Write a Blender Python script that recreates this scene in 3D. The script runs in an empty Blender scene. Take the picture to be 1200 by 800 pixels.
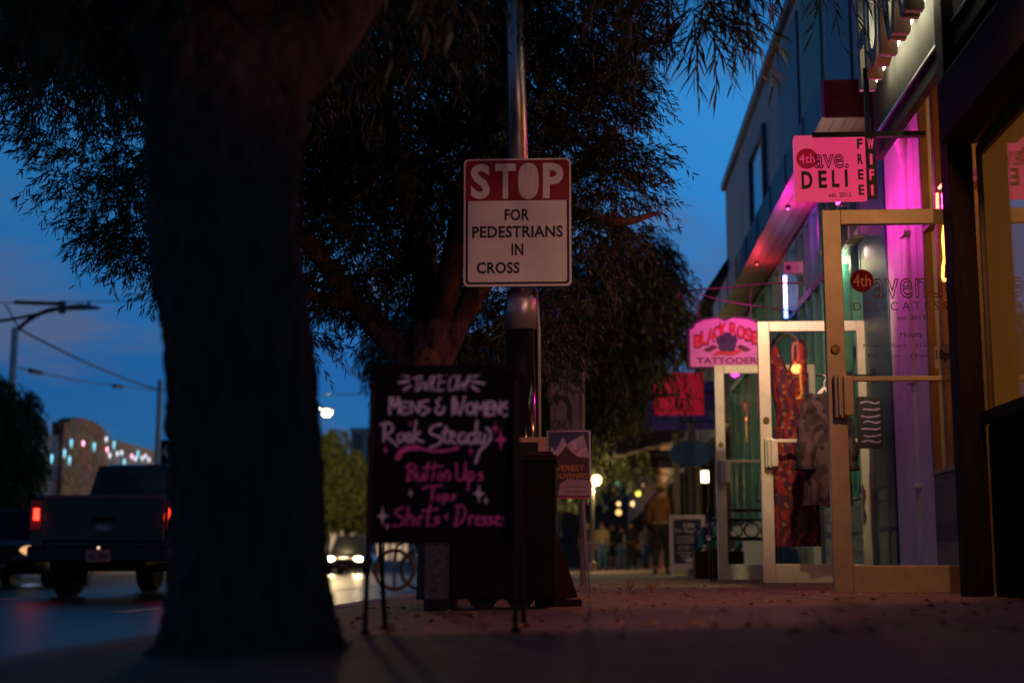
import bpy, math, random
import numpy as np
from mathutils import Vector, Matrix

random.seed(7)
rng = np.random.default_rng(11)
S = bpy.context.scene
C = S.collection
R = math.radians

# ------------------------------------------------------------------ camera
PITCH, YAW, FPX = math.atan(262 / 1690), math.atan(90 / 1690 * math.cos(math.atan(262 / 1690))), 1690.0
CAM = Vector((0, 0, 0.2))
cd = bpy.data.cameras.new("camera")
cam = bpy.data.objects.new("camera", cd)
C.objects.link(cam)
cam.location = CAM
cam.rotation_euler = (math.pi / 2 + PITCH, 0, YAW)
cd.sensor_width = 36
cd.lens = 36 * FPX / 1200
cd.clip_start, cd.clip_end = 0.05, 3000
cd.dof.use_dof = True
cd.dof.focus_distance = 8.6
cd.dof.aperture_fstop = 1.6
cd.dof.aperture_blades = 0
S.camera = cam

# ------------------------------------------------------------------ world
world = bpy.data.worlds.new("World")
S.world = world
world.use_nodes = True
wn, wl = world.node_tree.nodes, world.node_tree.links
bg = wn["Background"]
sky = wn.new("ShaderNodeTexSky")
sky.sky_type = 'NISHITA'
sky.sun_disc = False
sky.sun_elevation = R(9.0)
sky.sun_rotation = R(100)
sky.air_density = 1.0
sky.dust_density = 0.3
sky.ozone_density = 4.0
tc = wn.new("ShaderNodeTexCoord")
mp = wn.new("ShaderNodeMapping")
mp.inputs['Scale'].default_value = (1.0, 1.0, 3.2)
no = wn.new("ShaderNodeTexNoise")
no.inputs['Scale'].default_value = 4.2
no.inputs['Detail'].default_value = 7
no.inputs['Roughness'].default_value = 0.55
no.inputs['Distortion'].default_value = 0.35
cr = wn.new("ShaderNodeValToRGB")
cr.color_ramp.elements[0].position = 0.46
cr.color_ramp.elements[1].position = 0.57
sep = wn.new("ShaderNodeSeparateXYZ")
low = wn.new("ShaderNodeMapRange")           # clouds lie low over the horizon
low.inputs['From Min'].default_value = 0.36
low.inputs['From Max'].default_value = 0.17
mul = wn.new("ShaderNodeMath"); mul.operation = 'MULTIPLY'
tint = wn.new("ShaderNodeMix"); tint.data_type = 'RGBA'; tint.blend_type = 'MULTIPLY'
tint.inputs[0].default_value = 1.0
grad = wn.new("ShaderNodeValToRGB")            # colour of the dusk by height: deep at the horizon, clear above, dark overhead
ge = grad.color_ramp.elements
ge[0].position, ge[0].color = 0.0, (.10, .40, .95, 1)
ge[1].position, ge[1].color = 1.0, (.03, .08, .13, 1)
for p_, c_ in ((.13, (.12, .46, 1.0, 1)), (.31, (.38, 1.30, 1.75, 1)), (.47, (.12, .36, .52, 1))):
    k_ = ge.new(p_); k_.color = c_
east = wn.new("ShaderNodeMapRange")            # the sky is darker behind the photographer
east.inputs['From Min'].default_value = -0.5
east.inputs['From Max'].default_value = 0.75
east.inputs['To Min'].default_value = 0.22
east.inputs['To Max'].default_value = 1.0
sidem = wn.new("ShaderNodeMapRange")           # and darker over the street side
sidem.inputs['From Min'].default_value = -0.40
sidem.inputs['From Max'].default_value = 0.10
sidem.inputs['To Min'].default_value = 0.50
sidem.inputs['To Max'].default_value = 1.0
em = wn.new("ShaderNodeMath"); em.operation = 'MULTIPLY'
tm = wn.new("ShaderNodeMix"); tm.data_type = 'RGBA'; tm.blend_type = 'MULTIPLY'; tm.inputs[0].default_value = 1.0
mixc = wn.new("ShaderNodeMix"); mixc.data_type = 'RGBA'
mixc.inputs[7].default_value = (0.55, 0.78, 1.5, 1)
wl.new(tc.outputs['Generated'], mp.inputs['Vector'])
wl.new(mp.outputs['Vector'], no.inputs['Vector'])
wl.new(no.outputs['Fac'], cr.inputs['Fac'])
wl.new(tc.outputs['Generated'], sep.inputs[0])
wl.new(sep.outputs['Z'], low.inputs['Value'])
wl.new(cr.outputs['Color'], mul.inputs[0])
wl.new(low.outputs['Result'], mul.inputs[1])
wl.new(sep.outputs['Z'], grad.inputs['Fac'])
wl.new(sep.outputs['Y'], east.inputs['Value'])
wl.new(sep.outputs['X'], sidem.inputs['Value'])
wl.new(east.outputs['Result'], em.inputs[0]); wl.new(sidem.outputs['Result'], em.inputs[1])
wl.new(grad.outputs['Color'], tm.inputs[6]); wl.new(em.outputs[0], tm.inputs[7])
wl.new(tm.outputs[2], tint.inputs[7])
cap_ = wn.new("ShaderNodeMath"); cap_.operation = 'MULTIPLY'; cap_.inputs[1].default_value = 0.85
wl.new(sky.outputs['Color'], tint.inputs[6])
wl.new(tint.outputs[2], mixc.inputs[6])
wl.new(mul.outputs[0], cap_.inputs[0]); wl.new(cap_.outputs[0], mixc.inputs[0])
wl.new(mixc.outputs[2], bg.inputs['Color'])
bg.inputs['Strength'].default_value = 0.15

S.view_settings.view_transform = 'Standard'
S.view_settings.look = 'None'
S.view_settings.exposure = 0.0
S.view_settings.gamma = 1
S.view_settings.use_curve_mapping = False
S.render.engine = 'CYCLES'
S.cycles.use_denoising = True
S.cycles.max_bounces = 6
S.cycles.transparent_max_bounces = 16
S.cycles.sample_clamp_indirect = 2.0
S.cycles.caustics_reflective = False
S.cycles.caustics_refractive = False

# ------------------------------------------------------------------ helpers
ROT = cam.rotation_euler.to_matrix()

def ray(px, py):
    return ROT @ Vector(((px - 600) / FPX, (400 - py) / FPX, -1))

def P(px, py, Y):
    """world point seen at a photo pixel, at street distance Y"""
    d = ray(px, py)
    return CAM + d * (Y / d.y)

def PX(px, py, X):
    d = ray(px, py)
    return CAM + d * (X / d.x)

def gz(x):
    return 0.02 * x

def G(px, Y, z=None):
    """ground point below pixel column px at distance Y"""
    p = P(px, 670, Y)
    return Vector((p.x, Y, gz(p.x) if z is None else z))

_mats = {}
def M(name, col, rough=0.6, metal=0.0, var=0.25, scale=8.0, bump=0.0, emit=None, es=0.0, spec=0.5, coat=0.0, stretch=None):
    if name in _mats:
        return _mats[name]
    m = bpy.data.materials.new(name)
    m.use_nodes = True
    n, l = m.node_tree.nodes, m.node_tree.links
    b = n["Principled BSDF"]
    b.inputs['Roughness'].default_value = rough
    b.inputs['Metallic'].default_value = metal
    b.inputs['Specular IOR Level'].default_value = spec
    b.inputs['Coat Weight'].default_value = coat
    t = n.new("ShaderNodeTexCoord")
    src = t.outputs['Object']
    if stretch:
        k = n.new("ShaderNodeMapping"); k.inputs['Scale'].default_value = stretch
        l.new(src, k.inputs['Vector']); src = k.outputs['Vector']
    z = n.new("ShaderNodeTexNoise")
    z.inputs['Scale'].default_value = scale
    z.inputs['Detail'].default_value = 6
    z.inputs['Roughness'].default_value = 0.65
    l.new(src, z.inputs['Vector'])
    r = n.new("ShaderNodeValToRGB")
    r.color_ramp.elements[0].position = 0.3
    r.color_ramp.elements[1].position = 0.72
    r.color_ramp.elements[0].color = (*[max(0, c * (1 - var)) for c in col], 1)
    r.color_ramp.elements[1].color = (*[min(1, c * (1 + var)) for c in col], 1)
    l.new(z.outputs['Fac'], r.inputs['Fac'])
    l.new(r.outputs['Color'], b.inputs['Base Color'])
    if bump:
        bp = n.new("ShaderNodeBump")
        bp.inputs['Strength'].default_value = bump
        bp.inputs['Distance'].default_value = 0.02
        l.new(z.outputs['Fac'], bp.inputs['Height'])
        l.new(bp.outputs['Normal'], b.inputs['Normal'])
    if emit:
        b.inputs['Emission Color'].default_value = (*emit, 1)
        b.inputs['Emission Strength'].default_value = es
    _mats[name] = m
    return m

def glass(name, tintc=(0.92, 0.95, 0.95), rough=0.02, boost=1.0):
    if name in _mats:
        return _mats[name]
    m = bpy.data.materials.new(name); m.use_nodes = True
    n, l = m.node_tree.nodes, m.node_tree.links
    n.remove(n["Principled BSDF"])
    o = n["Material Output"]
    t = n.new("ShaderNodeBsdfTransparent"); t.inputs[0].default_value = (*tintc, 1)
    g = n.new("ShaderNodeBsdfGlossy"); g.inputs['Roughness'].default_value = rough
    g.inputs[0].default_value = (boost, boost, boost, 1)
    f = n.new("ShaderNodeFresnel")
    gm = n.new("ShaderNodeNewGeometry"); ir = n.new("ShaderNodeMapRange")     # same reflectance from either face of the thin pane
    ir.inputs['To Min'].default_value = 1.5; ir.inputs['To Max'].default_value = 1 / 1.5
    l.new(gm.outputs['Backfacing'], ir.inputs['Value']); l.new(ir.outputs['Result'], f.inputs[0])
    x = n.new("ShaderNodeMixShader")
    l.new(f.outputs[0], x.inputs[0]); l.new(t.outputs[0], x.inputs[1]); l.new(g.outputs[0], x.inputs[2])
    l.new(x.outputs[0], o.inputs[0])
    _mats[name] = m
    return m

def glow(name, col, s):
    """surface of something that gives off light"""
    if name in _mats:
        return _mats[name]
    m = bpy.data.materials.new(name); m.use_nodes = True
    b = m.node_tree.nodes["Principled BSDF"]
    b.inputs['Base Color'].default_value = (*[c * 0.25 for c in col], 1)
    b.inputs['Emission Color'].default_value = (*col, 1)
    b.inputs['Emission Strength'].default_value = s
    b.inputs['Roughness'].default_value = 0.3
    _mats[name] = m
    return m

class MB:
    def __init__(s):
        s.v, s.f, s.mi = [], [], []
    def add(s, vs, fs, mi=0):
        k = len(s.v)
        s.v += [tuple(x) for x in vs]
        s.f += [tuple(k + i for i in f) for f in fs]
        s.mi += [mi] * len(fs)
        return s
    def box(s, a, b, mi=0):
        x0, y0, z0 = a; x1, y1, z1 = b
        return s.add([(x0, y0, z0), (x1, y0, z0), (x1, y1, z0), (x0, y1, z0), (x0, y0, z1), (x1, y0, z1), (x1, y1, z1), (x0, y1, z1)],
                     [(0, 3, 2, 1), (4, 5, 6, 7), (0, 1, 5, 4), (1, 2, 6, 5), (2, 3, 7, 6), (3, 0, 4, 7)], mi)
    def tube(s, pts, r, n=10, mi=0, cap=True):
        pts = [Vector(p) for p in pts]
        rs = r if isinstance(r, (list, tuple)) else [r] * len(pts)
        vs, fs = [], []
        t0 = (pts[1] - pts[0]).normalized()
        a = Vector((0, 0, 1)) if abs(t0.z) < 0.9 else Vector((1, 0, 0))
        u = t0.cross(a).normalized()
        for i, p in enumerate(pts):
            if i == 0: t = pts[1] - pts[0]
            elif i == len(pts) - 1: t = pts[-1] - pts[-2]
            else: t = (pts[i + 1] - pts[i]).normalized() + (pts[i] - pts[i - 1]).normalized()
            t.normalize()
            u = (u - t * u.dot(t)).normalized()
            w = t.cross(u)
            for k in range(n):
                q = 2 * math.pi * k / n
                vs.append(p + (u * math.cos(q) + w * math.sin(q)) * rs[i])
        for i in range(len(pts) - 1):
            for k in range(n):
                fs.append((i * n + k, i * n + (k + 1) % n, (i + 1) * n + (k + 1) % n, (i + 1) * n + k))
        if cap:
            fs.append(tuple(range(n - 1, -1, -1)))
            fs.append(tuple((len(pts) - 1) * n + k for k in range(n)))
        return s.add(vs, fs, mi)
    def ring(s, c, rad, r, axis='y', n=40, m=8, mi=0):
        vs, fs = [], []
        for i in range(n):
            a = 2 * math.pi * i / n
            for k in range(m):
                b = 2 * math.pi * k / m
                q = rad + r * math.cos(b)
                x, z, y = q * math.cos(a), q * math.sin(a), r * math.sin(b)
                v = {'y': (x, y, z), 'x': (y, x, z), 'z': (x, z, y)}[axis]
                vs.append((c[0] + v[0], c[1] + v[1], c[2] + v[2]))
        for i in range(n):
            for k in range(m):
                fs.append((i * m + k, ((i + 1) % n) * m + k, ((i + 1) % n) * m + (k + 1) % m, i * m + (k + 1) % m))
        return s.add(vs, fs, mi)
    def prism(s, poly, lo, hi, axis='y', mi=0):
        """polygon in the plane across the axis, extruded from lo to hi"""
        n = len(poly)
        def mk(p, h):
            return {'y': (p[0], h, p[1]), 'x': (h, p[0], p[1]), 'z': (p[0], p[1], h)}[axis]
        vs = [mk(p, lo) for p in poly] + [mk(p, hi) for p in poly]
        fs = [tuple(range(n)), tuple(range(2 * n - 1, n - 1, -1))] + [(i, i + n, (i + 1) % n + n, (i + 1) % n) for i in range(n)]
        return s.add(vs, fs, mi)
    def ball(s, c, r, n=16, m=10, mi=0):
        r = r if isinstance(r, (tuple, list)) else (r, r, r)
        vs = [(c[0], c[1], c[2] - r[2])]
        for j in range(1, m):
            t = math.pi * j / m
            for k in range(n):
                a = 2 * math.pi * k / n
                vs.append((c[0] + r[0] * math.sin(t) * math.cos(a), c[1] + r[1] * math.sin(t) * math.sin(a), c[2] - r[2] * math.cos(t)))
        vs.append((c[0], c[1], c[2] + r[2]))
        fs = [(0, 1 + (k + 1) % n, 1 + k) for k in range(n)]
        for j in range(m - 2):
            for k in range(n):
                fs.append((1 + j * n + k, 1 + j * n + (k + 1) % n, 1 + (j + 1) * n + (k + 1) % n, 1 + (j + 1) * n + k))
        L = len(vs) - 1
        fs += [(L, 1 + (m - 2) * n + k, 1 + (m - 2) * n + (k + 1) % n) for k in range(n)]
        return s.add(vs, fs, mi)
    def grid(s, fn, nu, nv, mi=0, double=False):
        vs = [fn(i / nu, j / nv) for j in range(nv + 1) for i in range(nu + 1)]
        fs = [(j * (nu + 1) + i, j * (nu + 1) + i + 1, (j + 1) * (nu + 1) + i + 1, (j + 1) * (nu + 1) + i) for j in range(nv) for i in range(nu)]
        return s.add(vs, fs, mi)
    def build(s, name, mats, parent=None, bevel=0.0, smooth=False, loc=None, solid=0.0, seg=2):
        me = bpy.data.meshes.new(name)
        me.from_pydata(s.v, [], s.f)
        for m in (mats if isinstance(mats, (list, tuple)) else [mats]):
            me.materials.append(m)
        if any(s.mi):
            me.polygons.foreach_set('material_index', s.mi)
        if smooth:
            me.polygons.foreach_set('use_smooth', [True] * len(s.f))
        me.validate()
        me.update()
        o = bpy.data.objects.new(name, me)
        C.objects.link(o)
        if parent: o.parent = parent
        if loc: o.location = loc
        if solid:
            k = o.modifiers.new("solid", 'SOLIDIFY'); k.thickness = solid; k.offset = 0
        if bevel:
            k = o.modifiers.new("bevel", 'BEVEL'); k.width = bevel; k.segments = seg; k.limit_method = 'ANGLE'
        return o

def thing(name, label, cat, loc=(0, 0, 0), rz=0.0, group=None):
    o = bpy.data.objects.new(name, None)
    o.empty_display_size = 0.1
    C.objects.link(o)
    o.location = loc; o.rotation_euler = (0, 0, rz)
    o['label'] = label; o['category'] = cat
    if group: o['group'] = group
    return o

def tag(o, label, cat, group=None):
    o['label'] = label; o['category'] = cat
    if group: o['group'] = group
    return o

def struct(o, kind='structure'):
    o['kind'] = kind
    return o

def lamp(parent, loc, col, power, radius=0.05, kind='POINT', size=None, aim=None, spot=None, blend=0.5):
    ld = bpy.data.lights.new("light", kind)
    ld.color = col; ld.energy = power
    if kind in ('POINT', 'SPOT'): ld.shadow_soft_size = radius
    if kind == 'AREA':
        ld.shape = 'RECTANGLE'; ld.size, ld.size_y = size
    if kind == 'SPOT':
        ld.spot_size = spot; ld.spot_blend = blend
    o = bpy.data.objects.new("light", ld)
    C.objects.link(o)
    if parent: o.parent = parent
    o.location = loc
    if aim is not None:
        o.rotation_euler = (Vector(aim)).to_track_quat('-Z', 'Y').to_euler()
    return o

def text_mesh(txt, bold=0.0, shear=0.0, outline=0.0, thick=0.02, spacing=1.0, align='CENTER', line=1.0):
    cu = bpy.data.curves.new("lettering", 'FONT')
    cu.body = txt
    cu.align_x = align
    cu.shear = shear
    cu.space_character = spacing
    cu.space_line = line
    cu.resolution_u = 3
    if outline:
        cu.fill_mode = 'NONE' if hasattr(cu, 'fill_mode') else cu.fill_mode
        cu.bevel_depth = outline; cu.bevel_resolution = 1
    else:
        cu.offset = bold
        cu.extrude = thick
    ob = bpy.data.objects.new("lettering", cu)
    C.objects.link(ob)
    bpy.context.view_layer.update()
    me = bpy.data.meshes.new_from_object(ob.evaluated_get(bpy.context.evaluated_depsgraph_get()))
    bpy.data.objects.remove(ob); bpy.data.curves.remove(cu)
    return me

def lettering(parent, txt, box, y, mat, bold=0.0, shear=0.0, outline=0.0, name="lettering", depth=0.002, keep=False, spacing=1.0, align='CENTER', line=1.0, warp=None, slant=0.0):
    """writing on a face that looks towards -Y of its parent; box = x0, x1, z0, z1"""
    me = text_mesh(txt, bold, shear, outline, 0.02, spacing, align, line)
    n = len(me.vertices)
    co = np.empty(n * 3, np.float32); me.vertices.foreach_get('co', co); co = co.reshape(-1, 3)
    lo, hi = co.min(0), co.max(0)
    x0, x1, z0, z1 = box
    sx = (x1 - x0) / max(hi[0] - lo[0], 1e-6); sz = (z1 - z0) / max(hi[1] - lo[1], 1e-6)
    if keep: sx = sz = min(sx, sz)
    u = (co[:, 0] - (lo[0] + hi[0]) / 2) * sx
    w = (co[:, 1] - (lo[1] + hi[1]) / 2) * sz
    d = (co[:, 2] - lo[2]) / max(hi[2] - lo[2], 1e-6)
    out = np.empty_like(co)
    out[:, 0] = u + (x0 + x1) / 2
    out[:, 2] = w + (z0 + z1) / 2
    if warp:
        t = u / ((x1 - x0) / 2)
        out[:, 2] += warp * (1 - t * t)
    out[:, 2] += slant * u
    out[:, 1] = y - d * depth
    me.vertices.foreach_set('co', out.ravel())
    me.materials.clear(); me.materials.append(mat)
    me.update()
    o = bpy.data.objects.new(name, me)
    C.objects.link(o)
    o.parent = parent
    return o

def smooth_line(pts, k=6):
    p = [np.array(q, float) for q in pts]
    if len(p) < 3:
        return p
    p = [2 * p[0] - p[1]] + p + [2 * p[-1] - p[-2]]
    out = []
    for i in range(1, len(p) - 2):
        for j in range(k):
            t = j / k
            out.append(0.5 * (2 * p[i] + (p[i + 1] - p[i - 1]) * t + (2 * p[i - 1] - 5 * p[i] + 4 * p[i + 1] - p[i + 2]) * t * t
                              + (3 * p[i] - p[i - 1] - 3 * p[i + 1] + p[i + 2]) * t ** 3))
    out.append(p[-2])
    return out

def brush(mb, strokes, fn, y, width):
    """hand-painted strokes: each (points[, width factor]) becomes a flat ribbon with round ends"""
    for si, st in enumerate(strokes):
        w = width
        if isinstance(st, tuple):
            st, f = st; w = width * f
        pts = smooth_line(st)
        L, Rr = [], []
        for i, p in enumerate(pts):
            a = pts[max(0, i - 1)]; b = pts[min(len(pts) - 1, i + 1)]
            t = b - a
            t = t / (np.hypot(*t) + 1e-9)
            nrm = np.array((-t[1], t[0]))
            q = w * (1 + 0.12 * math.sin(i * 0.9 + si))
            L.append(p + nrm * q / 2); Rr.append(p - nrm * q / 2)
        yy = y - 0.00012 * (si % 9)
        vs, fs = [], []
        for a, b in zip(L, Rr):
            vs.append(fn(a, yy)); vs.append(fn(b, yy))
        for i in range(len(pts) - 1):
            fs.append((2 * i, 2 * i + 1, 2 * i + 3, 2 * i + 2))
        for e, sgn in ((0, -1), (len(pts) - 1, 1)):
            c = pts[e]
            t = (pts[1] - pts[0]) if e == 0 else (pts[-1] - pts[-2])
            t = t / (np.hypot(*t) + 1e-9) * sgn
            nrm = np.array((-t[1], t[0]))
            k = len(vs)
            for j in range(5):
                a = math.pi * j / 4
                vs.append(fn(c + (nrm * math.cos(a) + t * math.sin(a)) * w / 2, yy))
            fs.append(tuple(range(k, k + 5)))
        mb.add(vs, fs)
    return mb

# ------------------------------------------------------------------ materials
asphalt = M("asphalt", (0.018, 0.018, 0.019), 0.38, var=0.5, scale=7, bump=0.4, spec=.2)
paving = M("paving", (0.27, 0.16, 0.085), 0.75, var=0.6, scale=9, bump=0.9)
concrete = M("kerb_concrete", (0.3, 0.28, 0.26), 0.85, var=0.3, scale=6, bump=0.2)
dark_wood = M("dark_wood", (0.018, 0.010, 0.008), 0.75, spec=.12, var=0.4, scale=6, bump=0.2, stretch=(6, 6, 0.6))
wood = M("wood", (0.22, 0.11, 0.05), 0.6, var=0.4, scale=5, bump=0.2, stretch=(8, 8, 0.8))
black_paint = M("black_paint", (0.010, 0.010, 0.011), 0.5, var=0.3, spec=.25)
alu = M("aluminium", (0.62, 0.60, 0.55), 0.42, metal=0.35, var=0.12, scale=9)
teal = M("teal_paint", (0.045, 0.26, 0.23), 0.5, var=0.25, scale=7, bump=0.05)
white_paint = M("white_paint", (0.72, 0.70, 0.70), 0.55, var=0.12, scale=5)
stucco = M("stucco", (0.70, 0.70, 0.76), 0.85, var=0.15, scale=2.5, bump=0.2)
fascia_m = M("fascia_metal", (0.10, 0.15, 0.22), 0.5, var=0.25, scale=3)
steel = M("galvanised_steel", (0.45, 0.46, 0.48), 0.35, metal=0.8, var=0.2, scale=12)
rubber = M("rubber", (0.015, 0.015, 0.015), 0.8)
pane_m = glass("window_glass")
door_glass = glass("door_glass", (0.90, 0.93, 0.92))
black_ink = M("black_ink", (0.012, 0.010, 0.012), 0.5, var=0.1)

# ================================================================== SETTING
SW0, SW1 = -1.3, 2.3
ground = struct(MB().box((-400, -60, -1.0), (400, 900, -0.24)).build("ground", M("dirt", (0.10, 0.08, 0.06), 0.9, bump=0.3)))
road = struct(MB().box((-13.2, -20, -0.3), (SW0 - 0.004, 400, -0.22)).build("road", asphalt))
mb = MB()
for y in np.arange(2, 160, 7.5):
    mb.box((-7.35, y, -0.218), (-7.23, y + 3, -0.214))
mb.box((-4.3, 13, -0.218), (-4.18, 150, -0.214))
struct(mb.build("road_markings", M("road_paint", (0.62, 0.60, 0.52), 0.7, var=0.3, scale=20)))
mb = MB()
mb.add([(SW0, -8, gz(SW0)), (SW0, 150, gz(SW0)), (SW1 + 4, 150, gz(SW1 + 4)), (SW1 + 4, -8, gz(SW1 + 4)),
        (SW0, -8, -0.4), (SW0, 150, -0.4)], [(0, 3, 2, 1), (0, 1, 5, 4)])
pav = struct(mb.build("sidewalk", paving))
# brick-like joints in the paving
n, l = paving.node_tree.nodes, paving.node_tree.links
bt = n.new("ShaderNodeTexBrick")
bt.inputs['Scale'].default_value = 1.0
bt.inputs['Brick Width'].default_value = 1.2
bt.inputs['Row Height'].default_value = 1.2
bt.offset = 0.0
bt.inputs['Mortar Size'].default_value = 0.012
bt.inputs['Color1'].default_value = (1, 1, 1, 1); bt.inputs['Color2'].default_value = (0.8, 0.8, 0.8, 1)
bt.inputs['Mortar'].default_value = (0.3, 0.3, 0.3, 1)
tcn = [x for x in n if x.type == 'TEX_COORD'][0]
l.new(tcn.outputs['Object'], bt.inputs['Vector'])
bsdf = n["Principled BSDF"]
base_src = bsdf.inputs['Base Color'].links[0].from_socket
mx = n.new("ShaderNodeMix"); mx.data_type = 'RGBA'; mx.blend_type = 'MULTIPLY'; mx.inputs[0].default_value = 0.8
l.new(base_src, mx.inputs[6]); l.new(bt.outputs['Color'], mx.inputs[7]); l.new(mx.outputs[2], bsdf.inputs['Base Color'])
struct(MB().box((SW0 - 0.16, -8, -0.4), (SW0 + 0.003, 150, gz(SW0) + 0.004)).build("kerb", concrete, bevel=0.02))
struct(MB().box((-19, -20, -0.4), (-13.2, 150, -0.07)).build("far_sidewalk", concrete))

# ================================================================== SHOPS ON THE RIGHT
FX = 2.3
def storefront(parent, ys, zs, x, mat, fw=0.07, out=0.035, inn=0.05, glass_m=None):
    """timber shop-window frames (one per light) with a pane in each"""
    for i in range(len(ys) - 1):
        for j in range(len(zs) - 1):
            y0, y1, z0, z1 = ys[i], ys[i + 1] - 0.004, zs[j], zs[j + 1] - 0.004
            f = MB()
            f.box((x - out, y0, z0), (x + inn, y0 + fw / 2, z1))
            f.box((x - out, y1 - fw / 2, z0), (x + inn, y1, z1))
            f.box((x - out, y0 + fw / 2, z0), (x + inn, y1 - fw / 2, z0 + fw / 2))
            f.box((x - out, y0 + fw / 2, z1 - fw / 2), (x + inn, y1 - fw / 2, z1))
            w = f.build("window_frame", mat, parent, bevel=0.006)
            MB().box((x + 0.01, y0 + fw / 2 - .005, z0 + fw / 2 - .005), (x + 0.018, y1 - fw / 2 + .005, z1 - fw / 2 + .005)).build("pane", glass_m or pane_m, w)

def open_door(parent, pl, pr_x, ytop, Y, zb, mat, bar_py, stile=0.095, thick=0.045, handle=True, label=None):
    """glazed door swung out square to the wall; pl = photo column of its free edge"""
    x0 = P(pl, 450, Y).x
    z1 = P(pl, ytop, Y).z
    x1 = pr_x
    f = MB()
    f.box((x0, Y - thick / 2, zb), (x0 + stile, Y + thick / 2, z1))
    f.box((x1 - stile, Y - thick / 2, zb), (x1, Y + thick / 2, z1))
    f.box((x0 + stile, Y - thick / 2 + .001, z1 - 0.085), (x1 - stile, Y + thick / 2 - .001, z1))
    f.box((x0 + stile, Y - thick / 2 + .001, zb), (x1 - stile, Y + thick / 2 - .001, zb + 0.15))
    d = f.build("door", mat, parent, bevel=0.004)
    if label: d['label'] = label
    zc = P(x0, 500, Y).z
    zbar = P(pl, bar_py, Y).z
    MB().box((x0 + stile - .004, Y - .004, zb + 0.145), (x1 - stile + .004, Y + .004, z1 - 0.08)).build("pane", door_glass, d)
    MB().box((x0 + stile - .002, Y - 0.045, zbar - 0.014), (x1 - stile + .002, Y - 0.012, zbar + 0.014)).build("push_bar", mat, d, bevel=0.005)
    h = MB()
    hz0, hz1 = zbar - 0.22, zbar + 0.02
    h.box((x0 + 0.03, Y - 0.075, hz0), (x0 + 0.10, Y - thick / 2 + .002, hz1))
    h.box((x0 + 0.045, Y - 0.10, hz0 + .01), (x0 + 0.062, Y - 0.07, hz1 - .01))
    h.box((x0 + 0.075, Y - 0.10, hz0 + .01), (x0 + 0.13, Y - 0.07, hz1 - .01))
    h.build("handle", mat, d, bevel=0.006)
    MB().tube([(x0 + 0.05, Y - thick / 2 - 0.012, zbar + 0.17), (x0 + 0.05, Y - thick / 2 + .01, zbar + 0.17)], 0.024, 20).ring((x0 + 0.05, Y - thick / 2 - 0.012, zbar + 0.17), 0.02, 0.006, n=24, m=6).build("lock", M("brass", (0.16, 0.10, 0.04), 0.35, metal=0.8), d)
    return d, x0, x1, z1

# ---- two-storey dress shop
B1 = thing("shop_building", "blue grey two-storey shop with teal window frames and a metal canopy", "building", (0, 0, 0))
Y0, Y1 = 11.25, 23.3
par = PX(857, 195, FX).z
ucol = MB()
ucol.box((FX, Y0, 3.80), (FX + 0.3, Y1, par - 0.12))
ucol.box((FX + 0.3, Y1 - 0.3, 0.0), (FX + 6, Y1, par - 0.12))
ucol.box((FX + 0.3, Y0, 3.80), (FX + 6, Y0 + 0.25, par - 0.12))
ucol.build("wall", stucco, B1)
MB().box((FX - 0.07, Y0 - .03, par - 0.12), (FX + 0.36, Y1 + .05, par)).box((FX + 0.36, Y1 - 0.33, par - 0.12), (FX + 6, Y1 + .05, par)).build("coping", fascia_m, B1, bevel=0.01)
MB().box((FX + 0.3, Y0 + .25, par - 0.5), (FX + 6, Y1 - .3, par - 0.4)).build("roof", fascia_m, B1)
navy_panel = M("navy_panel", (0.07, 0.13, 0.24), 0.5, var=0.2, scale=4, stretch=(6, 6, .4))
up_glass = M("upper_glass", (0.16, 0.24, 0.34), 0.12, var=0.15, scale=1.2, spec=0.8)
for ya, yb, m_, nm in ((12.0, 13.2, navy_panel, "cladding"), (13.5, 14.7, teal, "cladding"), (15.0, 16.6, navy_panel, "cladding"), (18.0, 19.4, up_glass, "window")):
    z0_, z1_ = (4.15, par - 0.3) if nm == "cladding" else (4.4, par - 0.75)
    q = MB().box((FX - 0.025, ya, z0_), (FX + .05, yb, z1_)).build(nm, m_, B1)
    if nm == "window":
        MB().box((FX - 0.06, ya - .1, z0_ - .1), (FX + .02, ya, z1_ + .1)).box((FX - 0.06, yb, z0_ - .1), (FX + .02, yb + .1, z1_ + .1)).box((FX - .06, ya, z1_), (FX + .02, yb, z1_ + .1)).box((FX - .06, ya, z0_ - .1), (FX + .02, yb, z0_)).build("frame", fascia_m, q)
# canopy: sheet fascia, boarded soffit
cx, cz0, cz1 = 1.89, 3.74, 4.05
MB().box((cx, Y0, cz0), (cx + 0.03, 21.6, cz1)).box((cx + .03, 21.57, cz0 + .002), (FX, 21.6, cz1)).build("canopy_fascia", fascia_m, B1, bevel=0.004)
MB().box((cx + .031, Y0, cz0 + .002), (FX, Y0 + .03, cz1)).build("canopy_end", M("rust_panel", (.06, .02, .014), .85, spec=.1), B1)
mb = MB()
for k in range(4):
    mb.box((cx + 0.032 + k * 0.095, Y0 + .032, cz0 + .02), (cx + 0.032 + k * 0.095 + 0.09, 21.56, cz0 + .05))
mb.build("canopy_soffit", M("soffit_boards", (0.22, 0.16, 0.14), 0.5, var=0.2, scale=3), B1)
MB().box((cx + .03, Y0 + .03, cz1 - .03), (FX - .001, 21.57, cz1 - .004)).build("canopy_roof", fascia_m, B1)
for y in np.arange(12.2, 21.5, 1.15):
    MB().box((cx - 0.012, y, cz0 + .01), (cx - .0005, y + 0.02, cz1 - .01)).build("canopy_seam", fascia_m, B1)
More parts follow.
